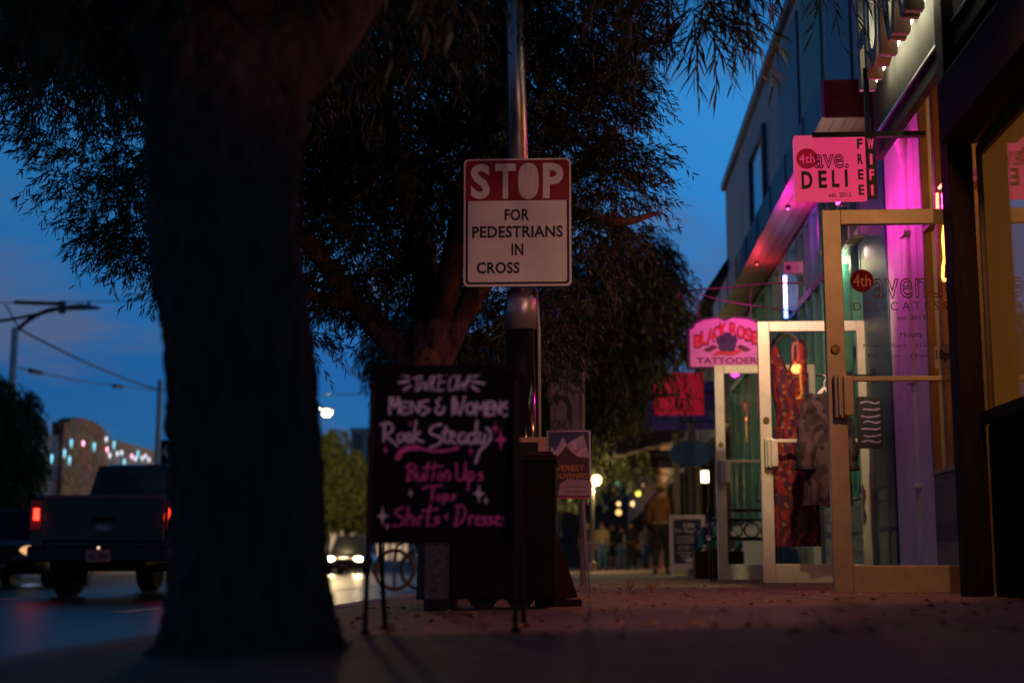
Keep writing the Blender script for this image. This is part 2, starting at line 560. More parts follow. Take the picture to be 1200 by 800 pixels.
# ground floor
dkteal = M("dark_teal_paint", (0.012, 0.055, 0.08), 0.5, var=0.2, scale=5)
MB().box((FX - .03, 10.86, 0.03), (FX + .15, 11.84, 3.39)).build("pillar", dkteal, B1, bevel=.008)
ys = [12.78, 13.35, 13.92, 14.42]
storefront(B1, [11.86, 12.30, 12.77], [0.75, 2.95, 3.73], FX, teal)
storefront(B1, ys, [0.75, 2.95, 3.73], FX, teal)
storefront(B1, [14.44, 14.9, 15.38], [0.75, 2.95, 3.73], FX, teal)
storefront(B1, [15.40, 16.1, 16.8, 17.5, 18.2, 19.2, 20.2, 21.2, 22.2, 23.0], [0.75, 2.95, 3.73], FX, teal)
MB().box((FX - .03, 11.86, 0.04), (FX + .1, 15.38, 0.745)).box((FX - .03, 15.41, 0.04), (FX + .1, 22.99, 0.745)).build("stall_riser", dkteal, B1, bevel=.005)
MB().box((FX + .1, 11.27, 3.735), (FX + .3, 23.2, 3.799)).build("header", teal, B1)
iw = M("interior_wall", (0.42, 0.33, 0.20), 0.8, var=0.5, scale=1.8)
MB().box((5.4, 11.3, 0), (5.5, 22.9, 3.7)).box((FX + .35, 11.3, 0), (5.4, 11.4, 3.7)).box((FX + .35, 22.8, 0), (5.4, 22.95, 3.7)).build("interior_wall", iw, B1)
MB().box((FX + .1, 11.4, 3.66), (5.4, 22.8, 3.72)).build("interior_ceiling", iw, B1)
MB().box((FX + .1, 11.4, 0.02), (5.4, 22.8, 0.06)).build("interior_floor", dark_wood, B1)
doorm = M("cream_aluminium", (0.66, 0.63, 0.55), 0.42, metal=0.25, var=0.14, scale=7)
d2, *_d2 = open_door(B1, 889, FX, 377, 11.82, 0.06, doorm, 517, label="pale open shop door with a dress behind its pane")
d3, *_d3 = open_door(B1, 837, FX, 428, 14.42, 0.06, doorm, 541, label="pale open shop door farther along the wall")

# things inside the shop
for i, (y, z) in enumerate(((13.6, 3.1), (16.2, 3.1), (19.0, 3.1))):  # lamps assumed from the shop's warm light, set out of view
    t = thing("assumed_pendant_lamp", ["assumed warm pendant lamp nearest behind the teal windows", "assumed warm pendant lamp in the middle of the dress shop", "assumed warm pendant lamp deepest inside the dress shop"][i], "lamp", (4.7, y, 3.66), group="assumed pendant lamps in the dress shop")
    MB().tube([(0, 0, 0), (0, 0, -.42)], .008, 6).build("cord", black_paint, t)
    MB().tube([(0, 0, -.40), (0, 0, -.45), (0, 0, -.6)], [.03, .05, .16], 16, cap=False).build("lamp_shade", M("green_shade", (0.06, 0.16, 0.08), .4), t, smooth=True, solid=.006)
    MB().ball((0, 0, -.56), .05).build("bulb", glow("warm_bulb", (1, .72, .36), 9), t, smooth=True)
    lamp(t, (0, 0, -.68), (1.0, 0.74, 0.36), 80, .08)
rack_cols = [(0.30, .05, .05), (.05, .20, .10), (.35, .30, .08), (.10, .08, .30), (.4, .35, .3), (.3, .1, .2)]
for i in range(8):
    y = 13.2 + i * 1.15
    x = 2.75 + 0.25 * (i % 3)
    t = thing("hanging_garment", "garment on display behind the teal shop windows", "garment", (x, y, 0.9), R(20 * (i % 3) - 20), group="garments behind the teal shop windows")
    def gf(u, v, i=i):
        a = 2 * math.pi * u
        w = (0.16 + 0.10 * (1 - v)) * (1 + .06 * math.sin(7 * a + i))
        return (w * math.cos(a), .07 * math.sin(a), v * 1.05)
    MB().grid(gf, 28, 8).build("dress", M("garment_%d" % (i % 6), rack_cols[i % 6], .9, var=.6, scale=14), t, smooth=True)
    MB().tube([(-.2, 0, 1.03), (0, 0, 1.12), (.2, 0, 1.03)], .012, 6).tube([(0, 0, 1.12), (0, 0, 1.24)], .006, 6).build("hanger", white_paint, t)
for i in range(7):
    y = 12.6 + i * 1.4
    z = 1.5 + 0.5 * ((i * 2) % 3)
    p = tag(MB().box((5.35, y, z), (5.39, y + .8, z + .6)).build("wall_picture", M("picture_%d" % i, [(.5, .1, .1), (.1, .3, .35), (.5, .4, .1), (.35, .1, .3), (.1, .25, .1), (.6, .5, .4), (.2, .1, .4)][i], .6, var=.7, scale=9), None), "picture on the back wall inside the dress shop", "picture", "pictures on the back wall of the dress shop")

# ---- deli
B2 = thing("deli_building", "dark deli building with an amber window and white panelled wall by the pipe", "building", (0, 0, 0))
dark_wall = M("dark_wall", (0.010, 0.007, 0.007), 0.9, spec=.08, var=0.35, scale=4, bump=.2)
MB().box((FX, 3.0, 3.75), (FX + .3, 11.22, 6.2)).box((FX + .16, 10.95, .0), (FX + 6, 11.22, 6.2)).build("wall", dark_wall, B2)
mb = MB()
for k in range(5):
    y = 9.66 + k * 0.236
    mb.box((FX - 0.02, y, 0.05), (FX + .08, y + 0.230, 3.4))
mb.build("panelled_wall", white_paint, B2, bevel=.006)
# post and the nearer wall, which stands a little forward
NX = 2.10
pl_, pr_ = P(1117, 400, 7.70), P(1146, 400, 7.70)
MB().box((pl_.x, 7.62, 0.03), (pr_.x, 7.80, 6.0)).build("post", dark_wood, B2, bevel=.01)
wz0, wz1 = PX(1150, 487, NX).z, 2.42
MB().box((NX - .02, 3.0, 0.03), (FX + .15, 7.60, wz0 - .07)).build("stall_riser", dark_wall, B2)
MB().box((NX - .06, 3.0, wz0 - .066), (FX + .15, 7.60, wz0)).build("sill", dark_wood, B2, bevel=.01)
f = MB()
f.box((NX - .012, 7.585, wz0 + .002), (NX + .03, 7.61, wz1)).box((NX - .012, 6.62, wz0 + .002), (NX + .1, 6.74, wz1)).box((NX - .012, 6.74, wz1 - .06), (NX + .03, 7.584, wz1))
w = f.build("window", M("window_timber", (.10, .06, .035), .5, var=.3), B2, bevel=.006)
MB().box((NX + .004, 6.73, wz0), (NX + .010, 7.59, wz1 - .04)).build("pane", pane_m, w)
MB().box((NX + .016, 6.73, wz0 + .03), (NX + .020, 7.584, wz1 - .03)).build("glowing_blind", M("amber_blind", (.22, .09, .02), .8, var=.35, scale=3, stretch=(1, 1, .5), emit=(1, .32, .045), es=.12), w)  # blind's own emission stands in for room light shining through it
MB().box((NX - .01, 5.6, wz0 + .002), (NX + .15, 6.615, 2.42)).build("side_wall", dark_wall, B2)
MB().box((NX - .01, 3.0, wz0 + .002), (NX + .15, 5.59, 3.74)).build("side_wall", dark_wall, B2)
mb = MB()
for k in range(9):
    mb.box((NX - .02 - .012 * (k % 2), 5.6, 2.78 + k * .105), (NX + .1, 7.60, 2.78 + k * .105 + .098))
mb.build("boarded_band", M("warm_boards", (0.24, 0.11, 0.05), .55, var=.35, scale=4, stretch=(1, .5, 6)), B2)
MB().box((NX - .20, 5.6, 2.43), (NX + .12, 7.60, 2.77)).build("beam", dark_wood, B2, bevel=.01)
MB().box((NX - .35, 3.0, 3.75), (FX - .002, 7.60, 3.95)).build("eave", dark_wood, B2, bevel=.01)
# window with the neon sign between post and white wall
storefront(B2, [8.20, 8.55, 8.90, 9.26, 9.65], [0.78, 2.45, 3.4], FX, M("brown_frame", (0.20, 0.10, 0.06), .5, var=.3, scale=6), out=.035, inn=.022)
MB().box((FX - .03, 8.20, 0.04), (FX + .1, 9.64, 0.775)).build("stall_riser", M("plum_panel", (.10, .05, .06), .6), B2)
MB().box((FX - .03, 8.19, 3.402), (FX + .3, 11.22, 3.749)).build("lintel", dark_wall, B2)
MB().box((5.0, 5.0, 0), (5.1, 10.9, 3.4)).box((FX + .2, 5.0, 0), (5.0, 5.1, 3.4)).box((FX + .31, 10.8, .06), (5.0, 10.9, 3.4)).build("interior_wall", M("amber_wall", (0.5, 0.30, 0.10), .8, var=.35, scale=1.5), B2)
MB().box((FX + .3, 5.0, 3.41), (5.0, 10.9, 3.5)).build("interior_ceiling", M("amber_wall", (.5, .3, .1)), B2)
MB().box((FX + .16, 5.0, 0.02), (5.0, 10.9, 0.06)).build("interior_floor", dark_wood, B2)
tan = M("tan_door_frame", (0.45, 0.33, 0.23), 0.45, metal=0.15, var=0.2, scale=6)
d1, dx0, dx1, dz1 = open_door(B2, 969, FX, 247, 8.1, 0.05, tan, 445, stile=.105, label="tan open deli door with lettering on its pane")
# lettering on the deli door's pane (a little proud of the glass)
def dbox(a, b, c, d, Y=8.09):
    p, q = P(a, d, Y), P(b, c, Y)
    return (p.x, q.x, p.z, q.z)
dark_red = M("dark_red_ink", (0.16, 0.01, 0.02), .9, spec=.1)
ctr = P(1010, 329, 8.09); rr = 13.5 / 1690 * 8.1
MB().prism([(ctr.x + rr * math.cos(a), ctr.z + rr * math.sin(a)) for a in np.linspace(0, 2 * math.pi, 40, endpoint=False)], 8.086, 8.094).build("lettering", dark_red, d1)
lettering(d1, "4th", dbox(1000, 1020, 322, 336), 8.085, M("pink_ink", (.5, .12, .16), .5), depth=.001)
lettering(d1, "avenue", dbox(1023, 1122, 325, 350), 8.088, M("plum_ink", (.06, .01, .03), .4), outline=.018, spacing=1.05, depth=.004)
lettering(d1, "DELICATESSEN", dbox(1000, 1136, 353, 364), 8.09, black_ink, spacing=1.5, depth=.001)
lettering(d1, "est. 2013", dbox(1052, 1084, 369, 375), 8.09, black_ink, depth=.001)
lettering(d1, "Hours", dbox(1055, 1080, 388, 395), 8.09, black_ink, depth=.001)
lettering(d1, "Mon - Thurs   11am - 9pm", dbox(1012, 1120, 402, 408), 8.09, black_ink, depth=.001)
lettering(d1, "Fri - Sun   11am - 9pm", dbox(1018, 1120, 414, 420), 8.09, black_ink, depth=.001)
pl2 = dbox(1095, 1121, 405, 432)
pk = MB().box((pl2[0], 8.075, pl2[2]), (pl2[1], 8.093, pl2[3])).build("hours_card", M("grey_card", (.25, .2, .2), .6), d1)
lettering(pk, "10pm", (pl2[0] + .008, pl2[1] - .008, pl2[2] + .035, pl2[3] - .025), 8.074, black_ink, bold=.02, depth=.001)

# downpipe down the white wall
t = thing("downpipe", "white downpipe curving in under the letter sign to the panelled wall", "pipe", (0, 0, 0))
pts = [P(1038, 138, 9.95), P(1048, 150, 10.0), P(1060, 175, 10.1), P(1066, 205, 10.12)]
x_ = pts[-1].x
pts += [Vector((x_, 10.12, z)) for z in (2.75, 2.4, 1.6, .9, .1)]
MB().tube(smooth_line(pts, 5), .055, 14).build("pipe", white_paint, t, smooth=True)
for z in (1.45, 0.72, 2.5):
    MB().box((x_ - .075, 10.05, z), (FX - .021, 10.19, z + .03)).build("bracket", white_paint, t, bevel=.004)

# assumed magenta strip lamp under the board, lights the white wall, unseen behind deli sign
mag = (1.0, 0.03, 0.50)
def neon(name, label, pts, r, mat, col, power, group=None, kind="neon", lights=None):
    t = thing(name, label, kind, pts[0] if False else (0, 0, 0), group=group)
    MB().tube(pts, r, 8).build("tube", mat, t, smooth=True)
    pts = [Vector(p) for p in pts]
    for e_ in (pts[0], pts[-1]):
        MB().box((e_.x + r, e_.y - .02, e_.z - .02), (e_.x + .06, e_.y + .02, e_.z + .02)).build("holder", black_paint, t)
    for q in (lights or [sum(pts, Vector()) / len(pts)]):
        lamp(t, q, col, power, .06)
    return t
neon("neon_tube", "assumed unseen magenta neon tube on the white panelled wall behind the deli sign", [(1.92, 9.75, 2.93), (1.92, 10.3, 2.93), (1.92, 10.85, 2.93)], .012, glow("magenta_neon", mag, 14), mag, 11, lights=[(1.86, 10.1, 2.75), (1.86, 10.7, 2.6)])
# red and orange neon in the brown window: rounded outline seen edge on
t = thing("neon_sign", "red and orange neon squiggle hung before the brown framed window", "neon sign", (2.17, 8.62, 0))
n0, n1 = P(1112, 226, 8.8).z, P(1112, 328, 8.8).z
hh = n0 - n1
pr = [(0, .18, n0), (0, .19, n0 - .25 * hh), (0, .12, n0 - .34 * hh), (0, -.15, n0 - .34 * hh), (0, -.2, n0 - .2 * hh), (0, -.2, n0 - .02 * hh), (0, -.1, n0 + .03 * hh), (0, .12, n0 + .03 * hh)]
MB().tube(pr, .010, 8).build("tube", glow("red_neon", (1, .10, .05), 9), t, smooth=True)
MB().tube(smooth_line([(0.02, .13, n0 - .40 * hh), (.02, .17, n0 - .55 * hh), (.02, .155, n0 - .75 * hh), (.02, .20, n0 - .85 * hh), (.02, .19, n1), (.02, -.15, n1)]), .009, 8).build("tube", glow("orange_neon", (1, .32, .04), 9), t, smooth=True)
MB().box((.035, -.24, n1 - .03), (.045, .22, n0 + .06)).build("backing", glass("clear_backing"), t)
lamp(t, (-.02, .16, (n0 + n1) / 2), (1, .20, .05), 7, .05)
# amber lamps assumed inside the deli, out of direct view
for i, y in enumerate((7.2, 9.2)):
    t = thing("ceiling_lamp", ["assumed amber globe lamp behind the large deli window", "assumed amber globe lamp deeper inside the deli"][i], "lamp", (3.4, y, 3.4))
    MB().tube([(0, 0, 0), (0, 0, -.35)], .01, 6).build("cord", black_paint, t)
    MB().ball((0, 0, -.47), .13).build("globe", glow("amber_globe", (1, .55, .16), 4), t, smooth=True)
    lamp(t, (0, -.05, -.7), (1, .52, .16), [26, 34][i], .1)

# ---- letters on the black board
LB = thing("letter_sign", "black sign board of tall backlit metal letters high over the deli door", "sign", (2.01, 9.85, 2.98))
MB().box((0, -3.2, 0), (.05, 0, 1.35)).build("board", M("board_black", (.022, .022, .018), .9, var=.4, scale=5, spec=.15), LB, bevel=.006)
MB().box((.05, -.3, .9), (.4, -.2, 1.0)).box((.05, -2.3, .9), (.4, -2.2, 1.0)).build("bracket", black_paint, LB)
MB().box((-.018, -2.6, .135), (0, -.15, .15)).build("conduit", steel, LB)
lm = M("letter_metal", (.34, .34, .30), .6, var=.2)
halo = glow("letter_halo", (1.0, .90, .60), 30)
ly = 9.28
for ch, wd in zip("HUNAN", (.30, .30, .32, .32, .32)):
    me_t = text_mesh(ch, .03, 0, 0, .5)
    n_ = len(me_t.vertices); co = np.empty(n_ * 3, np.float32); me_t.vertices.foreach_get('co', co); co = co.reshape(-1, 3)
    lo, hi = co.min(0), co.max(0)
    def place(me, xa, xb, grow):
        o = np.empty_like(co)
        o[:, 0] = xa + (co[:, 2] - lo[2]) / (hi[2] - lo[2]) * (xb - xa) - 1.9
        u = (co[:, 0] - lo[0]) / (hi[0] - lo[0])
        o[:, 1] = ly - u * wd - 9.85
        o[:, 2] = .31 - grow + (co[:, 1] - lo[1]) / (hi[1] - lo[1]) * (.62 + 2 * grow)
        me.vertices.foreach_set('co', o.ravel()); me.update()
    me2 = me_t.copy()
    place(me_t, 1.80, 1.70, 0); place(me2, 1.816, 1.806, -.065)
    me_t.materials.clear(); me_t.materials.append(lm); me2.materials.clear(); me2.materials.append(halo)
    o = bpy.data.objects.new("letter", me_t); C.objects.link(o); o.parent = LB
    o2 = bpy.data.objects.new("light_strip", me2); C.objects.link(o2); o2.parent = o
    ly -= wd + .035

# ---- deli sign, square to the wall
a, b = P(930, 160, 9.0), P(1041, 236, 9.0)
W_, H_ = b.x - a.x, a.z - b.z
DS = thing("deli_sign", "backlit pink deli sign with a black free wifi strip over the tan door", "sign", (a.x, 9.0, b.z))
pink = glow("pink_acrylic", (0.90, 0.050, 0.18), 0.60)
pinkl = glow("pale_pink_acrylic", (0.88, 0.075, 0.19), 0.58)
MB().box((0, 0, .012), (W_ * .775, .05, H_ - .01)).build("face_panel", pink, DS, bevel=.003)
MB().box((0.0, -.004, H_ * .55), (W_ * .20, .0, H_ + .004)).build("patch_panel", pinkl, DS)
MB().box((W_ * .779, .002, .03), (W_ * .89, .052, H_ - .005)).build("wifi_strip", black_ink, DS, bevel=.003)
MB().box((W_ * .2, .0, H_ - .006), (W_ + .25, .055, H_ + .025)).build("hanging_bar", black_paint, DS)
MB().box((W_ * .775 + .01, .01, H_ + .02), (W_ * .775 + .04, .04, H_ + .45)).build("hanging_rod", black_paint, DS)
def sb(x0, x1, z0, z1):
    return (W_ * x0, W_ * x1, H_ * z0, H_ * z1)
cxx, czz = W_ * .135, H_ * .655
MB().prism([(cxx + .067 * math.cos(q), czz + .067 * math.sin(q)) for q in np.linspace(0, 2 * math.pi, 48, endpoint=False)], -.010, -.005).build("roundel", glow("red_acrylic", (.30, .0, .02), .6), DS)
lettering(DS, "4th", (cxx - .05, cxx + .05, czz - .03, czz + .03), -.0102, pink, depth=.001)
lettering(DS, "ave.", sb(.21, .585, .50, .72), -.006, black_ink, outline=.022, depth=.006, spacing=1.02)
lettering(DS, "D", sb(.07, .19, .20, .47), -.0005, black_ink, bold=.035)
lettering(DS, "E", sb(.255, .345, .21, .475), -.0005, black_ink, bold=.035)
lettering(DS, "L", sb(.40, .48, .22, .48), -.0005, black_ink, bold=.035)
lettering(DS, "I", sb(.54, .572, .225, .485), -.0005, black_ink, bold=.035)
lettering(DS, "est. 2013", sb(.36, .60, .07, .145), -.0005, black_ink, bold=.005)
for i, ch in enumerate("FREE"):
    z = .80 - i * .232
    lettering(DS, ch, sb(.685, .745, z - .005, z + .15), -.0005, black_ink, bold=.035)
for i, ch in enumerate("WIFI"):
    z = .80 - i * .232
    wdt = .07 if ch == 'W' else (.028 if ch == 'I' else .05)
    lettering(DS, ch, sb(.833 - wdt / 2, .833 + wdt / 2, z - .01, z + .15), .0018, pink, bold=.035)

# ---- tattoo sign with its scrolled bracket
Yt = 15.0
def T(px, py, Y=Yt):
    return P(px, py, Y)
t0, t1 = T(806, 432), T(894, 370)
TS = thing("tattoo_sign", "pink painted tattoo sign with a dark rose hanging from a scrolled bracket", "sign", (t0.x, Yt, t0.z))
tw, th = t1.x - t0.x, t1.z - t0.z
outl = [(0.0, 0.0), (tw, 0.0), (tw, .86 * th), (tw * .82, th * .97), (tw * .60, th), (tw * .50, th * .93), (tw * .40, th), (tw * .2, th * .96), (tw * .08, th * .88), (tw * .06, th * .80), (0, th * .76)]
edge_m = M("plum_edge", (.10, .01, .10), .5)
MB().prism(outl, .0, .05).build("board", edge_m, TS, bevel=.004)
ins = [(tw / 2 + (x - tw / 2) * .93, th / 2 + (z - th / 2) * .92) for x, z in outl]
MB().prism(ins, -.006, .001).build("face_panel", M("pink_face", (.86, .34, .62), .5, var=.14, scale=5, stretch=(1, 1, 8)), TS)
redm = M("scarlet_ink", (.80, .02, .05), .5, var=.2)
rim = M("maroon_ink", (.16, .005, .05), .5)
for i, ch in enumerate("BLACK"):
    s = .105 * tw
    x = tw * (.14 + .085 * i); z = th * (.52 + .055 * i)
    for m_, gr, yy in ((rim, 1.25, -.0062), (redm, 1.0, -.0085)):
        lettering(TS, ch, (x - s * .42 * gr, x + s * .42 * gr, z - th * .11 * gr, z + th * .11 * gr), yy, m_, bold=.04, depth=.002)
for i, ch in enumerate("ROSE"):
    s = .105 * tw
    x = tw * (.61 + .095 * i); z = th * (.745 - .055 * i)
    for m_, gr, yy in ((rim, 1.25, -.0062), (redm, 1.0, -.0085)):
        lettering(TS, ch, (x - s * .42 * gr, x + s * .42 * gr, z - th * .11 * gr, z + th * .11 * gr), yy, m_, bold=.04, depth=.002)
lettering(TS, "TATTOOERS", (tw * .12, tw * .97, th * .09, th * .21), -.0062, rim, bold=.02, depth=.002)
mb = MB(); mb2 = MB()
purple = M("purple_rose", (.045, .01, .10), .5, var=.5, scale=30)
for k, (dx, dz, r_) in enumerate(((0, 0, .075), (-.06, .02, .05), (.06, .02, .05), (-.035, -.05, .05), (.04, -.05, .05), (0, .055, .05))):
    c0 = (tw * .52 + dx, th * .50 + dz)
    mb.prism([(c0[0] + r_ * (1 + .12 * math.sin(5 * q)) * math.cos(q), c0[1] + r_ * math.sin(q)) for q in np.linspace(0, 2 * math.pi, 22, endpoint=False)], -.010 - .0012 * k, -.006)
mb.build("rose", purple, TS)
mb = MB()
for sg in (-1, 1):
    for k in range(3):
        x0_, z0_ = tw * .52 + sg * (.09 + .03 * k), th * (.40 - .03 * k)
        mb.prism([(x0_, z0_), (x0_ + sg * .05, z0_ + .03), (x0_ + sg * .10, z0_ + .012), (x0_ + sg * .05, z0_ - .012)][::sg], -.0095 - .001 * k, -.006)
mb.build("leaf_marks", rim, TS)
brm = MB()
brush(brm, [([(tw * .36, th * .27), (tw * .45, th * .31), (tw * .55, th * .28), (tw * .68, th * .33)], 1)], lambda p, y: (p[0], y, p[1]), -.0125, .035)
brm.build("ribbon_mark", redm, TS)
iron = M("plum_iron", (.20, .05, .16), .45, metal=.3)
def tl(px, py):
    p = T(px, py); return (p.x - t0.x, .025, p.z - t0.z)
mb = MB()
arm = [tl(797, 341), tl(830, 338), tl(860, 336), tl(892, 332)]
arm.append((FX - t0.x, .025, arm[-1][2] + .01))
mb.tube(arm, .010, 8)
scr = [(arm[0][0] + .012 + .045 * (1 - q / 8) * math.cos(2.2 + q), .025, arm[0][2] - .055 + .045 * (1 - q / 8) * math.sin(2.2 + q)) for q in np.linspace(0, 5.2, 16)]
mb.tube([arm[0]] + scr, .009, 8)
mb.tube(smooth_line([tl(815, 342), tl(840, 350), tl(870, 356), (FX - t0.x, .025, tl(890, 366)[2])]), .007, 6)
mb.build("bracket", iron, TS, smooth=True)
mb = MB()
for k in range(7):
    c0 = tl(818, 346 + k * 4.1)
    mb.ring(c0, .014, .0045, axis='y' if k % 2 else 'x', n=12, m=6)
mb.tube([tl(880, 337), tl(880, 372)], .006, 6)
mb.build("chain", iron, TS)

# ---- magenta flood on the canopy soffit, neon at the tattoo shop
t = thing("soffit_lamp", "small magenta lamp glowing under the metal canopy", "lamp", (2.02, 14.2, 3.75))
MB().tube([(0, 0, 0.02), (0, 0, -.022)], [.03, .02], 12).build("socket", black_paint, t)
MB().ball((0, 0, -.026), .010).build("bulb", glow("magenta_bulb", (1, .12, .75), 6), t, smooth=True)
lamp(t, (-.02, -.08, -.24), (1, .02, .50), 12, .04)
lamp(t, (-.06, -.02, -.20), (1, .08, .55), 65, .03, 'SPOT', aim=(-.62, .80, -1.0), spot=R(46), blend=.5)  # extra spot added to brighten the tattoo sign
t = thing("soffit_lamp", "small assumed red lamp under the canopy farther along than the magenta one", "lamp", (2.02, 16.9, 3.75))  # lamp assumed from the red glow on the soffit
MB().tube([(0, 0, 0.02), (0, 0, -.022)], [.03, .02], 12).build("socket", black_paint, t)
MB().ball((0, 0, -.026), .010).build("bulb", glow("red_bulb", (1, .06, .12), 5), t, smooth=True)
lamp(t, (0, -.05, -.22), (1, .03, .08), 6, .04)
p0, p1 = PX(921, 366, 2.2), PX(921, 318, 2.2)
neon("neon_tube", "pink and blue upright neon tube beside the teal window frames", [(2.2, p0.y, p0.z), (2.2, p0.y, (p0.z + p1.z) / 2), (2.2, p0.y, p1.z)], .016, glow("pink_white_neon", (1, .35, .62), 12), (.9, .3, 1), 2.5)
tn = bpy.data.objects["neon_tube.001"]
for q in (p0, p1):
    MB().tube([(2.2, p0.y, q.z - .06), (2.2, p0.y, q.z + .06)], .020, 8).build("tip", glow("blue_neon", (.12, .2, 1), 10), tn, smooth=True)
p = PX(923, 313, 2.12)
t = thing("alarm_box", "small pale box fixed by the teal frames over the neon tube", "box", (2.12, p.y, p.z))
MB().box((-.05, -.05, -.08), (.18, .05, .05)).build("case", M("putty", (.5, .46, .36), .5), t, bevel=.01)
MB().tube([(0, -.052, -.015), (0, -.045, -.015)], .03, 14).build("lens", black_paint, t)
# assumed warm lamp, added out of view under the eave, lights doors and paving
t = thing("assumed_eave_lamp", "assumed warm lamp out of view under the dark eave before the deli", "lamp", (1.80, 5.35, 3.74))
MB().tube([(0, 0, 0), (0, 0, -.95)], .012, 8).build("cord", black_paint, t)
MB().tube([(0, 0, -.92), (0, 0, -.96), (0, 0, -1.06)], [.03, .04, .10], 14, cap=False).build("lamp_shade", black_paint, t)
MB().ball((0, 0, -1.03), .03).build("bulb", glow("assumed_lamp_bulb", (1, .55, .2), 10), t, smooth=True)
lamp(t, (0, .02, -1.09), (1, .44, .18), 105, .04, 'SPOT', aim=(-.36, 1, -.52), spot=R(84), blend=.9)
# added flood, unseen behind the deli sign, to brighten the pale doors
t = thing("added_flood", "added flood lamp out of view behind the deli sign", "lamp", (1.56, 9.5, 2.95))
MB().tube([(0, -.06, .03), (0, .06, -.02)], [.035, .055], 14).build("housing", black_paint, t)
MB().tube([(0, -.03, .04), (0, -.03, .08), (.34, -.03, .08)], .01, 6).build("arm", black_paint, t)
MB().tube([(0, .062, -.021), (0, .066, -.023)], .048, 14).build("lens", glow("flood_lens", (1, .8, .5), 6), t)
lamp(t, (0, .10, -.04), (1, .76, .34), 200, .04, 'SPOT', aim=(.10, 1, -.52), spot=R(56), blend=.6)
for i, (px, py, Y, c_, pw) in enumerate(((985, 304, 12.75, (1, .80, .45), 14), (1021, 290, 11.75, (1, .60, .50), 1.6))):
    p = P(px, py, Y)
    t = thing("wall_sconce", ["bright oblong sconce on the teal frames seen by the tan door's free edge", "small round pink sconce high on the teal frames over the red roundel"][i], "lamp", (p.x, Y, p.z))
    if i == 0: MB().box((-.07, -.03, -.045), (.06, .03, .045)).build("shade", glow("sconce_glow", (1, .70, .42), 3.0), t, bevel=.02)
    else: MB().ball((0, 0, 0), (.03, .03, .055), 12, 8).build("shade", glow("sconce_pink", (1, .6, .75), 5), t, smooth=True)
    MB().box((.04, -.02, -.03), (max(.06, FX - .04 - p.x), .02, .03)).build("back_plate", black_paint, t)
    MB().box((-.18, -.16, .062), (max(.06, FX - .04 - p.x), .16, .072)).build("spill_shield", black_paint, t)  # plate added to keep the lamp's upward light off the soffit
    lamp(t, (-.08, -.06, -.05), c_, pw, .05)
# added unseen pink fill beside the camera, in place of shop neon
t = thing("pink_fill_spot", "added pink fill spot out of view beside the camera", "lamp", (2.10, 2.2, 2.1))
MB().tube([(0, 0, 0), (-.03, .06, 0), (-.09, .17, -.01)], [.03, .05, .06], 14).build("housing", black_paint, t)
MB().tube([(-.0, 0, 0), (.10, 0, 0)], .012, 8).build("arm", black_paint, t)
lamp(t, (-.12, .22, -.02), (1, .42, .54), 135, .05, 'SPOT', aim=(-.66, 1, -.26), spot=R(56), blend=.45)
lamp(t, (-.16, .05, .05), (1, .34, .24), 22, .06, 'SPOT', aim=(-1, .56, .08), spot=R(44), blend=.7)  # second added spot, brightens the thick trunk

# ================================================================== CLOTHES BY THE DOOR
def garment(name, label, x, y, rows, mat, parent_loc, sleeves=None, hook=0.0, neck=None, waves=9, wamp=.08, rz=0.0):
    """rows: (z, half width, half depth) from hem to shoulder; cloth hangs from a hanger"""
    t = thing(name, label, "garment", parent_loc, rz)
    zs = np.array([r_[0] for r_ in rows])
    def fn(u, v):
        z = zs[0] + (zs[-1] - zs[0]) * v
        w = np.interp(z, zs, [r_[1] for r_ in rows]); d = np.interp(z, zs, [r_[2] for r_ in rows])
        a = 2 * math.pi * u
        k = 1 + wamp * (1 - v) * math.sin(waves * a + 1.3) + .03 * math.sin(5 * a + 7 * v)
        zz = z
        if neck and math.sin(a) < 0:                       # V neckline at the front
            s_ = abs(math.cos(a) * w)
            zz = min(z, zs[-1] - max(0, neck * (1 - s_ / .11)))
        elif neck:
            s_ = abs(math.cos(a) * w)
            zz = min(z, zs[-1] - max(0, .62 * neck * (1 - s_ / .11)))
        return (w * k * math.cos(a), d * k * math.sin(a), zz)
    b = MB().grid(fn, 64, 28).build("dress" if not sleeves else "blouse_body", mat, t, smooth=True)
    if sleeves:
        for sg in (-1, 1):
            sp = [(sg * rows[-1][1] * .85, 0, zs[-1] - .03), (sg * (rows[-1][1] + .05), 0, zs[-1] - .12), (sg * (rows[-1][1] + .09), -.01, zs[-1] - .35), (sg * (rows[-1][1] + .10), -.01, zs[-1] - .60)]
            MB().tube(smooth_line(sp, 5), [.06 + .012 * math.sin(i * 1.7) + .0015 * i for i in range(len(smooth_line(sp, 5)))], 14, cap=False).build("sleeve", mat, t, smooth=True, solid=.004)
    hw = rows[-1][1] * .9
    top = zs[-1]
    MB().tube([(-hw, 0, top - .05), (-hw * .5, 0, top + .01), (0, 0, top + .05), (hw * .5, 0, top + .01), (hw, 0, top - .05)], [.012, .02, .018, .02, .012], 8).tube([(0, 0, top + .04), (0, 0, top + hook * .6), (.03, .01, top + hook * .9), (.0, .03, top + hook)], .005, 6).build("hanger", white_paint, t, smooth=True)
    return t

